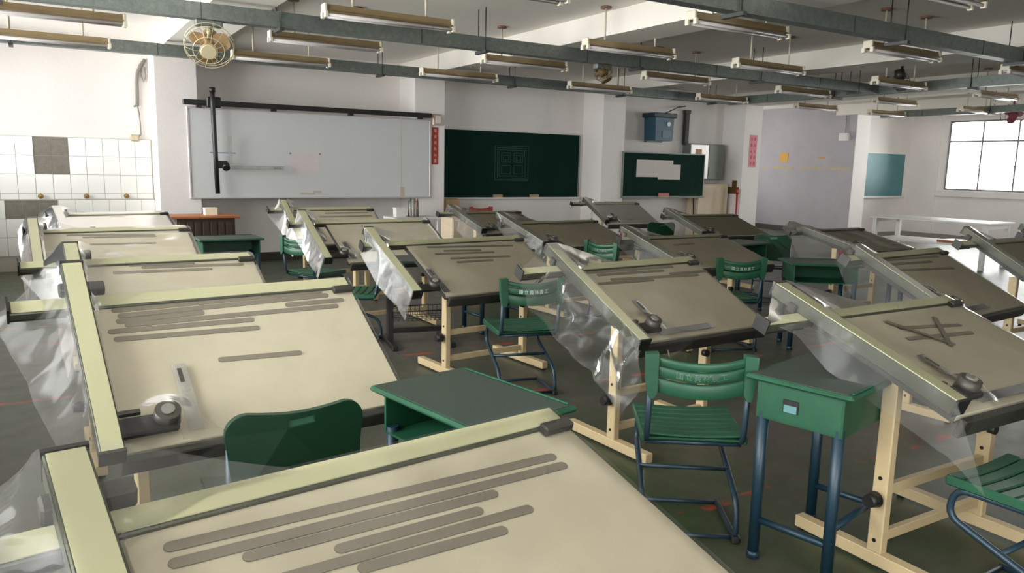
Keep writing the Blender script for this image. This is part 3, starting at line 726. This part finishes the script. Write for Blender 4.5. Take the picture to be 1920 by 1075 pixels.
def make_table(key):
    q = T[key]; tf = ltf(q); ru, rtp, rb, su = q[5:9]
    r = empty('drafting_table', (q[0], q[1], 0), R(q[4]), 'tilted cream drafting table under plastic film, '+WHERE[key], 'drafting table', 'drafting tables in columns')
    h, w = LB_/2, WB_/2
    uL = max(-w, ru+.01)
    bd = MB().box(uL, w, -h, h, -.022, 0, tf=tf, ch=.003).build('board', M_board, r)
    MB().box(uL-.004, uL-.0005, -h, h, -.022, .002, tf=tf).build('edge_band', M_edge, bd)
    eg = MB(); eg.box(uL-.004, w+.004, -h-.004, h+.004, -.026, -.0225, tf=tf); eg.build('board_backing', M_edge, bd)
    MB().box(uL+.02, w-.01, -h-.03, -h-.005, -.075, -.006, tf=tf, ch=.004).build('front_apron', M_edge, r)
    # horizontal rail
    hr = MB().box(su, w+.0, .298, .362, -.02, .009, tf=tf, ch=.003).build('horizontal_rail', M_raildark, r)
    MB().box(su+.008, w-.008, .304, .357, .009, .0115, tf=tf).build('cream_facing', M_rail, hr)
    MB().box(su-.006, su+.001, .296, .364, -.03, .03, tf=tf).build('end_cap', M_black, hr)
    MB().box(su, -w+.02, .300, .36, -.028, .0, tf=tf).build('rail_bracket', M_black, hr)
    MB().box(w-.085, w, .272, .302, .001, .024, tf=tf, ch=.004).build('stop_block', M_edge, hr)
    # carriage and vertical rail
    cg = MB().box(ru-.05, ru+.09, .364, .405, .0, .04, tf=tf, ch=.005).build('carriage', M_edge, r)
    vr = MB().box(ru-.034, ru+.034, rb, rtp, .012, .066, tf=tf, ch=.003).build('vertical_rail', M_raildark, r)
    MB().box(ru-.029, ru+.029, rb+.004, rtp-.006, .066, .069, tf=tf).build('cream_facing', M_rail, vr)
    MB().box(ru-.036, ru+.036, rtp-.004, rtp+.006, .010, .071, tf=tf).build('end_cap', M_black, vr)
    MB().box(ru-.036, ru+.036, rb-.006, rb+.004, .010, .071, tf=tf).build('end_cap', M_black, vr)
    # drafting head
    hu = ru+.17; hv = -.235
    hd = MB().box(ru+.03, hu+.03, hv-.05, hv+.02, .02, .045, tf=tf, ch=.006).build('drafting_head', M_black, r)
    MB().cyl((hu, hv, .02), (hu, hv, .075), .042, .038, n=20, tf=tf).build('dial', M_dial, hd)
    MB().cyl((hu, hv, .075), (hu, hv, .082), .02, n=14, tf=tf).build('dial_cap', M_cable, hd)
    MB().box(ru+.035, ru+.10, hv+.03, hv+.045, .03, .045, tf=tf).build('lever', M_dial, hd)
    MB().box(hu+.06, hu+.105, hv-.05, hv+.23, .012, .015, tf=tf).build('clear_scale', M_scale, hd)
    MB().box(hu+.075, hu+.088, hv+.15, hv+.21, .0152, .016, tf=tf).build('scale_slot', M_dial, hd)
    if key in 'GFN': MB().box(hu+.02, hu+.42, hv-.06, hv-.02, .012, .015, tf=tf).build('clear_scale', M_scale, hd)
    # support under the board
    ti = R(q[3])
    MB().box(-.32, .32, -.09, .09, -.06, -.03, tf=tf).build('board_support', M_edge, r)
    zt = q[2]-.06
    for s in (-1, 1):
        x = s*.345
        pst = MB().box(x-.02, x+.02, -.03, .03, .06, zt-.01, ch=.004).build('leg', M_leg, r)
        for zz in (.11, .36): MB().cyl((x-.0205, 0, zz), (x-.023, 0, zz), .008, n=10).build('bolt', M_black, pst)
        ft = MB().box(x-.025, x+.025, -.28, .36, .012, .062, ch=.003).build('foot', M_leg, r)
        for yy in (-.26, .34): MB().cyl((x, yy, 0), (x, yy, .013), .016, n=10).build('glide', M_black, ft)
    for zz in (.12, .31): MB().box(-.325, .325, -.014, .014, zz-.02, zz+.02, ch=.003).build('crossbar', M_leg, r)
    kb = MB().cyl((-.367, 0, .28), (-.385, 0, .28), .012, n=10).cyl((-.383, 0, .28), (-.43, 0, .28), .032, .024, n=12).build('knob', M_black, r)
    MB().cyl((.30, -.03, .46), (.30, -.06, .46), .02, n=10).build('lever_knob', M_black, r)
    return r

def strip_mesh(L_, wd=.0112):
    b = MB(); n = 8; poly = []
    for k in range(n+1): t = -math.pi/2+math.pi*k/n; poly.append((L_/2-wd+wd*math.cos(t), wd*math.sin(t)))
    for k in range(n+1): t = math.pi/2+math.pi*k/n; poly.append((-L_/2+wd+wd*math.cos(t), wd*math.sin(t)))
    return poly
def make_strips(key):
    q = T[key]; tf = wtf(q)
    for k, (u0, v0, u1, v1) in enumerate(STRIPS.get(key, [])):
        L_ = math.hypot(u1-u0, v1-v0)+.02; a = math.atan2(v1-v0, u1-u0); cu, cv = (u0+u1)/2, (v0+v1)/2
        ca, sa = math.cos(a), math.sin(a); lift = .0006 if key != 'F' else .0006+.0022*k
        f = lambda x, y, d: tf(cu+x*ca-y*sa, cv+x*sa+y*ca, lift+d)
        o = MB().prism(strip_mesh(L_), 0, .0018, f).build('paper_strip', M_strip)
        n = len(STRIPS[key])
        o['label'] = ('grey steel strip on %s, %s from its top rail' % (SHORT[key], ORD[k])) if n > 1 else 'only grey steel strip on '+SHORT[key]
        if key == 'F': o['label'] = 'grey steel strip crossing others on %s, %s' % (SHORT[key], ['upper long one', 'lower long one', 'steep right one', 'slanting left one'][k])
        o['category'] = 'metal strip'; o['group'] = 'grey steel strips on drafting boards'

# plastic film ------------------------------------------------------
def fold(p, seed, amp, sc):
    v = Vector(p)*sc+Vector((seed*7.3, seed*1.7, seed*3.1))
    return noise.noise(v)*amp
def curtain(b, tops, bots, n, m, seed, amp=.03, sc=7.0, sag=.03):
    """film hanging between an upper polyline and a lower one"""
    def samp(pl, t):
        x = t*(len(pl)-1); i = min(int(x), len(pl)-2); f = x-i; f = f*f*(3-2*f)*.5+f*.5
        return Vector(pl[i]).lerp(Vector(pl[i+1]), f)
    P = []; amp0 = amp
    for i in range(n+1):
        t = i/n; a = samp(tops, t); c = samp(bots, t); row = []
        d = (c-a); amp = amp0*min(1.0, d.length/.42); side = Vector((1, 0, 0)) if abs(d.normalized().x) < .9 else Vector((0, 0, 1))
        for j in range(m+1):
            s = j/m; p = a.lerp(c, s)
            e = min(1, s*5)
            k = e*amp
            off = fold((p.x, p.y*1.6, p.z*.55), seed, k, sc)+fold((p.x, p.y*2.6+p.z, p.z*1.2), seed+5, k*.5, sc*2.2)
            rid = -abs(fold((p.x, p.y*1.2+p.z*.7, p.z), seed+9, k*.7, sc*1.3))
            p = p+side*(off+rid)+Vector((0, off*.5, -math.sin(math.pi*s)*0))
            row.append(p)
        P.append(row)
    b.grid(P)
HANG = {
'G': [(-.30, -.02, .92), (2.12, 3.2, .78), (2.2, 3.06, .61), (2.26, 2.88, .46), (2.30, 2.69, .33), (2.34, 2.64, .43), (2.36, 2.62, .49)],
'F': [(2.3, 1.88, .94), (2.42, 1.84, .88), (2.46, 1.73, .77), (2.48, 1.6, .71), (2.49, 1.44, .64), (2.49, 1.27, .58), (2.49, 1.14, .49)],
}
HANG['G'][0] = (2.08, 3.34, .92)
HANG['B'] = [(-.119, 3.12, .982), (-.181, 3.08, .942), (-.134, 2.98, .875), (-.084, 2.88, .756), (-.045, 2.72, .68), (-.013, 2.58, .628), (.065, 2.46, .635)]
HANG['A'] = [(-.062, 1.5, .958), (-.13, 1.45, .93), (-.2, 1.35, .90), (-.22, 1.2, .85), (-.2, 1.0, .8)]
OFFS = {'N': [(-.2, 0, -.05), (-.3, -.05, -.2), (-.2, 0, -.32), (-.12, 0, -.3), (-.08, 0, -.25)], 'R': [(-.1, 0, -.06), (-.22, -.02, -.12), (-.2, 0, -.34), (-.08, 0, -.2), (-.05, 0, -.15)],
        'A': [(-.10, -.05, -.06), (-.16, 0, -.10), (-.18, 0, -.16), (-.16, 0, -.2), (-.12, 0, -.24)],
        'B': [(-.22, -.1, -.12), (-.30, -.05, -.17), (-.28, 0, -.32), (-.2, 0, -.36), (-.13, 0, -.36), (-.07, 0, -.26)],
        'E': [(-.12, 0, -.08), (-.1, 0, -.2), (-.06, 0, -.25), (-.03, 0, -.2)],
        'D': [(-.06, 0, -.1), (-.05, 0, -.3), (-.04, 0, -.35), (-.03, 0, -.2)]}
def make_sheet(key, si):
    q = T[key]; tf = wtf(q); ru, rtp, rb, su = q[5:9]; h = LB_/2
    b = MB()
    # over the board: from the rail to just past the right edge, with the front edge hanging
    u0, u1 = max(ru+.045, -WB_/2-.0), WB_/2+.012
    P = []; nu, nv = 34, 26
    for i in range(nu+1):
        u = u0+(u1-u0)*i/nu; row = []
        for j in range(nv+1):
            s = j/nv
            if s < .12:
                k = (.12-s)/.12; hang = .05+.05*(noise.noise((u*3, si*3.1, 0))+.5)
                ww = .014-hang*k; v = -h-.038-.01*k
                if q[2] and i == nu: ww -= .01
                p = Vector(tf(u, v, ww))
            else:
                v = -h-.03+(s-.12)/.88*(.385+h)
                base = .010
                if v > .285: base = .018
                # tent over the head
                du = u-(ru+.17); dv = v+.235
                base += .078*math.exp(-(du*du+dv*dv)/.006)
                ww = base+max(0, fold((u, v, 0), si, .010, 5.0))+max(0, fold((u*.5, v*2.4, 1), si+3, .006, 9))
                # right edge bends down
                if i >= nu-1: ww = base-.012 if i == nu else base
                p = Vector(tf(u, v, ww))
            row.append(p)
        P.append(row)
    b.grid(P)
    # over the vertical rail and hanging off its left side
    tops = [tf(ru-.037, rtp+.006+(rb-rtp)*k/8, .073) for k in range(9)]
    right = [tf(ru+.037, rtp+.006+(rb-rtp)*k/8, .073) for k in range(9)]
    b.grid([[Vector(a), Vector(c)] for a, c in zip(tops, right)])
    # tent from the rail down to the board on its right
    low = []
    for k in range(9):
        v = rtp+.006+(rb-rtp)*k/8
        if v > .30: low.append(tf(ru+.05+.30*(v-.27)/.2, .345, .018))
        else: low.append(tf(ru+.055, v, .014))
    curtain(b, right, low, 24, 5, si+20, .006, 9)
    rr = random.Random(si)
    if key in HANG: bots = HANG[key]
    elif key in OFFS:
        n = len(OFFS[key]); bots = []
        for k, o in enumerate(OFFS[key]):
            p = tf(ru-.037, rtp+(rb-rtp)*k/(n-1), .07); bots.append((p[0]+o[0], p[1]+o[1], p[2]+o[2]))
    else:
        bots = []
        for k in range(6):
            p = tf(ru-.037, rtp+(rb-rtp)*k/5, .07)
            if k == 0: p2 = tf(su*.5+ru*.5, .36, .01); bots.append((p2[0], p2[1], p2[2]))
            elif k == 1: p2 = tf(su, .34, -.02); bots.append((p2[0], p2[1], p2[2]-.04))
            else: bots.append((p[0]-.05-.015*rr.random(), p[1]-.02, p[2]-.17-.05*rr.random()))
    amp = {'A': .085, 'G': .07, 'F': .025, 'B': .016, 'N': .03}.get(key, .010)
    curtain(b, tops, bots, 48, 28, si+40, amp, 3.6)
    if key in 'BG':      # crumpled corner by the drafting head
        p0 = tf(ru+.21, -.24, .08); p1 = tf(ru+.40, -.33, .02)
        curtain(b, [tf(ru+.20, -.20, .085), tf(ru+.24, -.26, .075), tf(ru+.32, -.31, .03), tf(ru+.40, -.345, .012)],
                [tf(ru+.22, -.36, -.05), tf(ru+.25, -.37, -.09), tf(ru+.28, -.37, -.06), tf(ru+.40, -.352, .0)], 18, 12, si+60, .03, 16)
    me = b.mesh('plastic_film', M_film)
    me.materials.append(M_cover)
    ncov = nu*nv+8
    for i, p in enumerate(me.polygons):
        if i < ncov: p.material_index = 1
    o = obj('plastic_film', me, None, 'clear crinkled plastic film draped over drafting table, '+WHERE[key], 'plastic film', 'plastic films over drafting tables')
    return o
for si, key in enumerate(T):
    make_table(key); make_strips(key); make_sheet(key, si+1)

# ------------------------------------------------------------------ chairs
def curve_pts(pts, rad=.05, n=5):
    out = [Vector(pts[0])]
    for i in range(1, len(pts)-1):
        p = Vector(pts[i]); a = (Vector(pts[i-1])-p); c = (Vector(pts[i+1])-p)
        ra = min(rad, a.length*.45, c.length*.45); a.normalize(); c.normalize()
        p0 = p+a*ra; p1 = p+c*ra
        for k in range(n+1):
            t = k/n; out.append(p0*(1-t)**2+p*2*t*(1-t)+p1*t*t)
    out.append(Vector(pts[-1])); return out
def make_text_mesh(txt, size, m):
    cu = bpy.data.curves.new('lettering', 'FONT'); cu.body = txt; cu.size = size; cu.align_x = 'CENTER'; cu.align_y = 'CENTER'; cu.extrude = .0003; cu.space_character = 1.25
    o = bpy.data.objects.new('lettering_source', cu); COL.objects.link(o)
    dg = bpy.context.evaluated_depsgraph_get()
    me = bpy.data.meshes.new_from_object(o.evaluated_get(dg)); bpy.data.objects.remove(o)
    me.materials.clear(); me.materials.append(m)
    return me
def chair_frame(r, wx=.19):
    for s in (-1, 1):
        x = s*wx
        MB().tube(curve_pts([(x, -.235, .70), (x, -.20, .415), (x*.97, .17, .405), (x*.97, .19, .30), (x, -.17, .17), (x, -.20, .014), (x*.97, .16, .014)], .06), .0125, 8).build('frame_tube', M_darkblue, r)
    MB().tube([(-wx, .0, .235), (wx, .0, .235)], .010, 8).build('crossbar', M_darkblue, r)
    MB().tube([(-wx, .15, .014), (wx, .15, .014)], .010, 8).build('crossbar', M_darkblue, r)
    MB().tube([(-wx, -.18, .016), (wx, -.18, .016)], .010, 8).build('crossbar', M_darkblue, r)
    MB().tube([(-wx, -.17, .408), (wx, -.17, .408)], .010, 8).build('crossbar', M_darkblue, r)
    for s in (-1, 1): MB().box(s*wx-.017, s*wx+.017, -.215, -.165, 0, .03, ch=.006).build('foot_cap', M_black, r)
def make_chair_slat():
    r = empty('school_chair', (0, 0, 0))
    chair_frame(r)
    st = MB().box(-.19, .19, -.185, .19, .418, .430, ch=.006).build('seat', M_green, r)
    n = 7
    sm = None
    for k in range(n):
        y0 = -.195+.395*k/n; sg = .012*abs((k+.5)/n-.5)
        P = []
        for i in range(9):
            x = -.205+.41*i/8; z = .443+sg-.010*math.cos(x/.205*math.pi/2)
            P.append([(x, y0+.003, z), (x, y0+.008, z+.006), (x, y0+.395/n-.008, z+.006), (x, y0+.395/n-.003, z)])
        b = MB().grid(P, False)
        b.box(-.205, .205, y0+.003, y0+.395/n-.003, .428, .434)
        b.build('slat', M_green, st)
    MB().box(-.21, -.195, -.2, .2, .415, .450, ch=.006).build('seat_edge', M_green, st); MB().box(.195, .21, -.2, .2, .415, .450, ch=.006).build('seat_edge', M_green, st)
    # backrest: three curved bands between two end sockets
    bk = None
    def band(z0, z1):
        P = []; n = 12
        for i in range(n+1):
            x = -.175+.35*i/n; dip = .022*(1-(x/.175)**2); y = -.235-.03*(1-(x/.175)**2)
            P.append([(x, y-.008, z0-dip), (x, y-.011, z0+.006-dip), (x, y-.011, z1-.006-dip), (x, y-.008, z1-dip), (x, y+.008, z1-dip), (x, y+.008, z0-dip), (x, y-.008, z0-dip)])
        return MB().grid(P, True)
    bk = band(.752, .782).build('backrest', M_green, r)
    band(.706, .747).build('back_band', M_green, bk); band(.640, .698).build('back_band', M_green, bk)
    for s in (-1, 1):
        MB().prism([(s*.165, .795), (s*.215, .79), (s*.21, .68), (s*.197, .615), (s*.178, .615), (s*.165, .64)], -.262, -.215, lambda a, b_, d: (a, d, b_)).build('back_socket', M_green, bk)
    me = make_text_mesh('國立員林農工', .030, M_letter)
    for v in me.vertices:
        x = v.co.x; v.co = Vector((x, -.248-.03*(1-(x/.175)**2)-.0003, .726+v.co.y-.022*(1-(x/.175)**2)))
    obj('lettering', me, bk)
    return r
def make_chair_solid():
    r = empty('solid_back_chair', (0, 0, 0))
    chair_frame(r, .185)
    P = []
    for i in range(9):
        y = -.2+.4*i/8; P.append([(x, y, .428+.018*(x/.2)**2+.01*abs(y/.2)**2) for x in [-.2+.4*j/8 for j in range(9)]])
    b = MB().grid(P); P2 = [[(p[0], p[1], p[2]-.014) for p in row] for row in P]; b.grid(P2)
    for row, row2 in ((P[0], P2[0]), (P[-1], P2[-1]), ([p[0] for p in P], [p[0] for p in P2]), ([p[-1] for p in P], [p[-1] for p in P2])): b.grid([row, row2], False)
    b.build('seat', M_greend, r)
    # moulded back with rounded top corners and a finger slot
    n = 16
    def outline(t):
        return t
    zt, zb, hw, cr = .80, .50, .20, .06
    poly = []
    for k in range(7): a = math.pi/2*k/6; poly.append((hw-cr+cr*math.cos(a), zt-cr+cr*math.sin(a)))
    for k in range(1, 8): x = (hw-cr)*(1-2*k/8); poly.append((x, zt-.012*math.cos(x/(hw-cr)*math.pi/2)))
    for k in range(7): a = math.pi/2+math.pi/2*k/6; poly.append((-hw+cr+cr*math.cos(a), zt-cr+cr*math.sin(a)))
    poly += [(-hw+.012, .62), (-hw+.02, zb), (hw-.02, zb), (hw-.012, .62)]
    slot = [(-.03, .745), (.045, .752), (.045, .772), (-.03, .766)]
    bm = bmesh.new()
    def yy(x, z): return -.24-.02*(1-(x/hw)**2)+.06*(.8-z)
    front = [bm.verts.new((x, yy(x, z)-.011, z)) for x, z in poly]; back = [bm.verts.new((x, yy(x, z)+.011, z)) for x, z in poly]
    sf = [bm.verts.new((x, yy(x, z)-.011, z)) for x, z in slot]; sb_ = [bm.verts.new((x, yy(x, z)+.011, z)) for x, z in slot]
    for ring, hole_ in ((front, sf), (back, sb_)):
        es = [bm.edges.new((ring[i], ring[(i+1) % len(ring)])) for i in range(len(ring))]+[bm.edges.new((hole_[i], hole_[(i+1) % 4])) for i in range(4)]
        bmesh.ops.triangle_fill(bm, use_beauty=True, edges=es)
    for a, c in ((front, back), (sf, sb_)):
        for i in range(len(a)): bm.faces.new((a[i], a[(i+1) % len(a)], c[(i+1) % len(a)], c[i]))
    bmesh.ops.recalc_face_normals(bm, faces=bm.faces)
    me = bpy.data.meshes.new('backrest'); bm.to_mesh(me); bm.free(); me.materials.append(M_greend)
    bo = obj('backrest', me, r)
    MB().box(-.034, .049, -.262, -.257, .742, .776).build('grip_recess', mat('grip_green', (44, 92, 66), .5), bo)
    md = bo.modifiers.new('soft_edge', 'BEVEL'); md.width = .006; md.segments = 3; md.limit_method = 'ANGLE'; md.angle_limit = R(50)
    return r
CH = {}
def chair(kind, x, y, rz, lab):
    if kind not in CH: o = CH[kind] = make_chair_slat() if kind == 'slat' else make_chair_solid()
    else: o = copy_tree(CH[kind])
    o.location = (x, y, 0); o.rotation_euler = (0, 0, R(rz))
    o['label'] = lab; o['category'] = 'chair'; o['group'] = 'green school chairs'
    return o
chair('solid', .585, 2.36, 0, 'solid-backed dark green plastic chair in left foreground before second table')
chair('slat', 2.27, 2.24, -35, 'green slatted chair with white lettering on its backrest, right foreground')
chair('slat', 2.87, 1.16, 0, 'green slatted chair partly under film at lower right corner')
chair('slat', 2.68, 4.22, -15, 'green slatted chair between cream table legs left of the picture centre')
chair('slat', 2.22, 7.22, -64, 'green slatted chair turned sideways below the whiteboard left part')
chair('slat', 4.90, 4.46, -22, 'green slatted chair just right of the centre drafting table')
chair('solid', 7.1, 5.83, -50, 'solid-backed dark green chair behind table, below the grey partition')
chair('solid', 6.98, 7.72, -15, 'solid-backed dark green chair below the small chalkboard')
chair('slat', 4.80, 5.80, -80, 'green chair seen sideways behind the centre drafting table')
chair('slat', 2.15, 5.95, 60, 'green chair almost hidden behind the long rail left of centre')
rc = chair('slat', 6.30, 11.0, 180, 'chair with red plastic seat and backrest under the large chalkboard')
def repaint(o, old, new):
    if o.data and o.data.materials and o.data.materials[0] == old:
        o.data = o.data.copy(); o.data.materials[0] = new
    for ch in o.children: repaint(ch, old, new)
repaint(rc, M_green, mat('red_chair_plastic', (164, 58, 48), .45, var=.15))
rc['group'] = ''; del rc['group']

# ------------------------------------------------------------------ school desks
def make_desk():
    r = empty('school_desk', (0, 0, 0))
    tp_ = MB().box(-.30, .30, -.205, .205, .722, .742, ch=.008).build('desk_top', M_green, r)
    MB().box(-.283, .283, -.188, .18, .742, .7435).build('writing_panel', M_desktop, tp_)
    MB().box(-.27, .27, .185, .195, .742, .748, ch=.002).build('pen_ridge', M_green, tp_)
    bx = MB(); z0, z1 = .575, .722
    bx.box(-.265, .265, -.165, .165, z0, z0+.008).box(-.265, -.255, -.165, .165, z0, z1).box(.255, .265, -.165, .165, z0, z1).box(-.265, .265, .155, .165, z0, z1)
    bx.build('book_box', M_green, r)
    lp = MB().box(.265, .270, -.06, 0, .62, .67, ch=.002).build('label_holder', M_black, r)
    MB().box(.270, .2715, -.055, -.005, .622, .650).build('label_card', M_teal, lp)
    for sx in (-1, 1):
        for sy in (-1, 1):
            x, y = sx*.245, sy*.145
            lg = MB().tube([(x, y, .02), (x, y, .60)], .0215, 10).build('leg', M_blue, r)
            MB().cyl((x, y, 0), (x, y, .03), .0245, n=10).build('foot_cap', M_blue, lg)
        MB().tube([(sx*.245, -.145, .16), (sx*.245, .145, .16)], .014, 8).build('side_bar', M_blue, r)
    MB().tube([(-.245, .145, .22), (.245, .145, .22)], .014, 8).build('back_bar', M_blue, r)
    return r
dk0 = None
def desk(x, y, rz, lab):
    global dk0
    if dk0 is None: o = dk0 = make_desk()
    else: o = copy_tree(dk0)
    o.location = (x, y, 0); o.rotation_euler = (0, 0, R(rz)); o['label'] = lab; o['category'] = 'desk'; o['group'] = 'green school desks'
    return o
desk(1.165, 2.135, -80.2, 'green school desk with open book box behind nearest drafting table')
desk(2.555, 1.765, 191.7, 'green school desk with blue legs and label holder, right foreground')
desk(1.52, 7.75, 0, 'green school desk beside the brown podium at left back')
desk(3.5, 5.95, 5, 'green school desk under tables left of picture centre')
desk(5.62, 4.1, -35, 'green school desk with open box behind lower right drafting table')
desk(6.62, 3.85, 20, 'green school desk whose top shines at right edge')
desk(6.3, 5.6, 8, 'green school desk below the pink poster between tables')
# black two-column desk with wire basket
bdk = empty('wire_basket_desk', (2.62, 5.72, 0), R(-12), 'black metal desk with wire basket left of picture centre', 'desk')
for s in (-1, 1):
    x = s*.24
    MB().box(x-.025, x+.025, -.03, .03, .04, .70, ch=.004).build('leg', M_black, bdk)
    MB().box(x-.025, x+.025, -.24, .24, 0, .045, ch=.006).build('foot', M_black, bdk)
MB().box(-.30, .30, -.2, .2, .70, .725, ch=.006).build('desk_top', M_desktop, bdk)
MB().box(-.24, .24, -.02, .02, .10, .14).build('stretcher', M_black, bdk)
wk = MB()
for k in range(13): x = -.23+.46*k/12; wk.tube([(x, -.13, .30), (x, -.13, .22), (x, .13, .22), (x, .13, .30)], .003, 4)
for zz in (.3,): wk.tube([(-.23, -.13, zz), (.23, -.13, zz), (.23, .13, zz), (-.23, .13, zz)], .006, 5, closed=True)
for yy in (-.13, -.04, .04, .13): wk.tube([(-.23, yy, .22), (.23, yy, .22)], .003, 4)
wk.build('wire_basket', M_black, bdk)

# ------------------------------------------------------------------ furniture by the walls
pd = empty('podium', (1.72, 10.25, 0), 0, 'brown wooden podium with dark carved front at left back', 'podium')
MB().box(-.42, .40, -.25, .25, .76, .79, ch=.006).build('top', M_wood, pd)
MB().box(-.34, .34, -.2, .2, .05, .76).build('body', M_darkwood, pd)
for k in range(7): MB().box(-.32+.092*k, -.25+.092*k, -.215, -.2, .5, .72, ch=.004).build('carved_panel', M_darkwood, pd)
MB().box(-.36, .36, -.22, .22, 0, .05).build('plinth', M_darkwood, pd)
pb = empty('paper_stack', (1.80, 10.25, .79), 0, 'small cream carton standing on the brown podium', 'carton')
MB().box(-.07, .08, -.07, .07, 0, .085, ch=.004).build('carton_body', mat('cream_carton', (232, 222, 196), .7), pb)
MB().box(-.075, .085, -.075, .075, .08, .09, ch=.003).build('carton_lid', mat('cream_carton2', (240, 232, 210), .7), pb)
st = empty('front_stand', (4.75, 10.55, 0), 0, 'low white stand against wall under the whiteboard right end', 'stand')
MB().box(-.4, .35, -.22, .22, .66, .70, ch=.005).build('top', M_white, st)
for sx in (-.37, .32):
    for sy in (-.19, .19): MB().box(sx-.02, sx+.02, sy-.02, sy+.02, 0, .66).build('leg', M_white, st)
MB().box(-.35, .3, -.2, .2, .3, .32).build('shelf', M_white, st)
wbx = empty('white_box', (4.50, 10.5, .70), 0, 'small white box on the low stand under whiteboard', 'box')
MB().box(-.08, .08, -.06, .06, 0, .13, ch=.008).build('body', M_white, wbx); MB().box(-.085, .085, -.065, .065, .12, .14, ch=.005).build('lid', M_white, wbx)
jr = empty('glass_jar', (4.72, 10.5, .70), 0, 'tall glass jar with green and red sticks on the stand', 'jar')
MB().cyl((0, 0, 0), (0, 0, .24), .085, .08, n=18).build('glass', M_scale, jr)
for k, (x, y, m) in enumerate(((-.03, 0, M_green), (.03, .02, M_red), (0, -.03, M_gcab), (.045, -.02, M_wood))): MB().cyl((x, y, .01), (x*1.3, y*1.3, .27), .012, n=8).build('stick', m, jr)
cb2 = empty('low_cabinet', (5.1, 9.75, 0), 0, 'cream low cabinet behind the third column of tables', 'cabinet')
MB().box(-.2, .2, -.18, .18, .05, .74, ch=.008).build('body', M_cream, cb2); MB().box(-.185, .185, -.19, -.18, .08, .71, ch=.004).build('door', M_cream, cb2); MB().box(-.18, .18, -.16, .16, 0, .05).build('plinth', M_base, cb2); MB().cyl((.13, -.19, .45), (.13, -.21, .45), .012, n=8).build('knob', M_alu, cb2)
bx2 = empty('brown_box', (5.78, 11.4, 0), 0, 'tall brown carton by the column under large chalkboard', 'carton')
MB().box(-.13, .13, -.14, .14, 0, .92, ch=.006).build('carton_body', M_tan, bx2); MB().box(-.135, .135, -.03, .03, .915, .925).build('tape', M_tape, bx2)

def long_table(loc, rz, lx, ly, h, lab, items=True):
    r = empty('long_table', loc, R(rz), lab, 'table', 'long white tables near the windows')
    MB().box(-lx/2, lx/2, -ly/2, ly/2, h-.03, h, ch=.005).build('table_top', M_white, r)
    MB().box(-lx/2+.05, lx/2-.05, -ly/2+.05, -ly/2+.07, h-.10, h-.03).build('apron', M_white, r)
    MB().box(-lx/2+.05, lx/2-.05, ly/2-.07, ly/2-.05, h-.10, h-.03).build('apron', M_white, r)
    for sx in (-1, 1):
        for sy in (-1, 1): MB().box(sx*(lx/2-.08)-.035, sx*(lx/2-.08)+.035, sy*(ly/2-.08)-.035, sy*(ly/2-.08)+.035, 0, h-.03, ch=.004).build('leg', M_white, r)
    MB().box(-lx/2+.06, lx/2-.06, -ly/2+.06, ly/2-.06, .36, .385).build('shelf', M_white, r)
    return r
long_table((12.95, 7.2, 0), 4, .95, 1.95, .75, 'long white table with lower shelf in front of the windows')
long_table((14.9, 5.2, 0), 0, 1.0, 2.0, .75, 'white table at right edge behind the long white table')
MB().box(12.75, 13.2, 6.5, 7.1, .386, .42, ch=.004).build('wood_panel', M_wood, label='orange wood panel lying on the long white table shelf', cat='panel')
MB().box(12.7, 13.4, 8.3, 8.36, 0.0, .34, ch=.004).build('tan_panel', M_tan, label='tan board standing on floor behind the long white table', cat='panel')
rc2 = empty('red_crate', (12.6, 8.75, 0), 0, 'red plastic crate on floor left of the long white table', 'crate')
for a in ((-.15, .15, -.12, -.11, 0, .26), (-.15, .15, .11, .12, 0, .26), (-.15, -.14, -.12, .12, 0, .26), (.14, .15, -.12, .12, 0, .26), (-.15, .15, -.12, .12, 0, .01)): MB().box(*a).build('panel', M_redp, rc2)
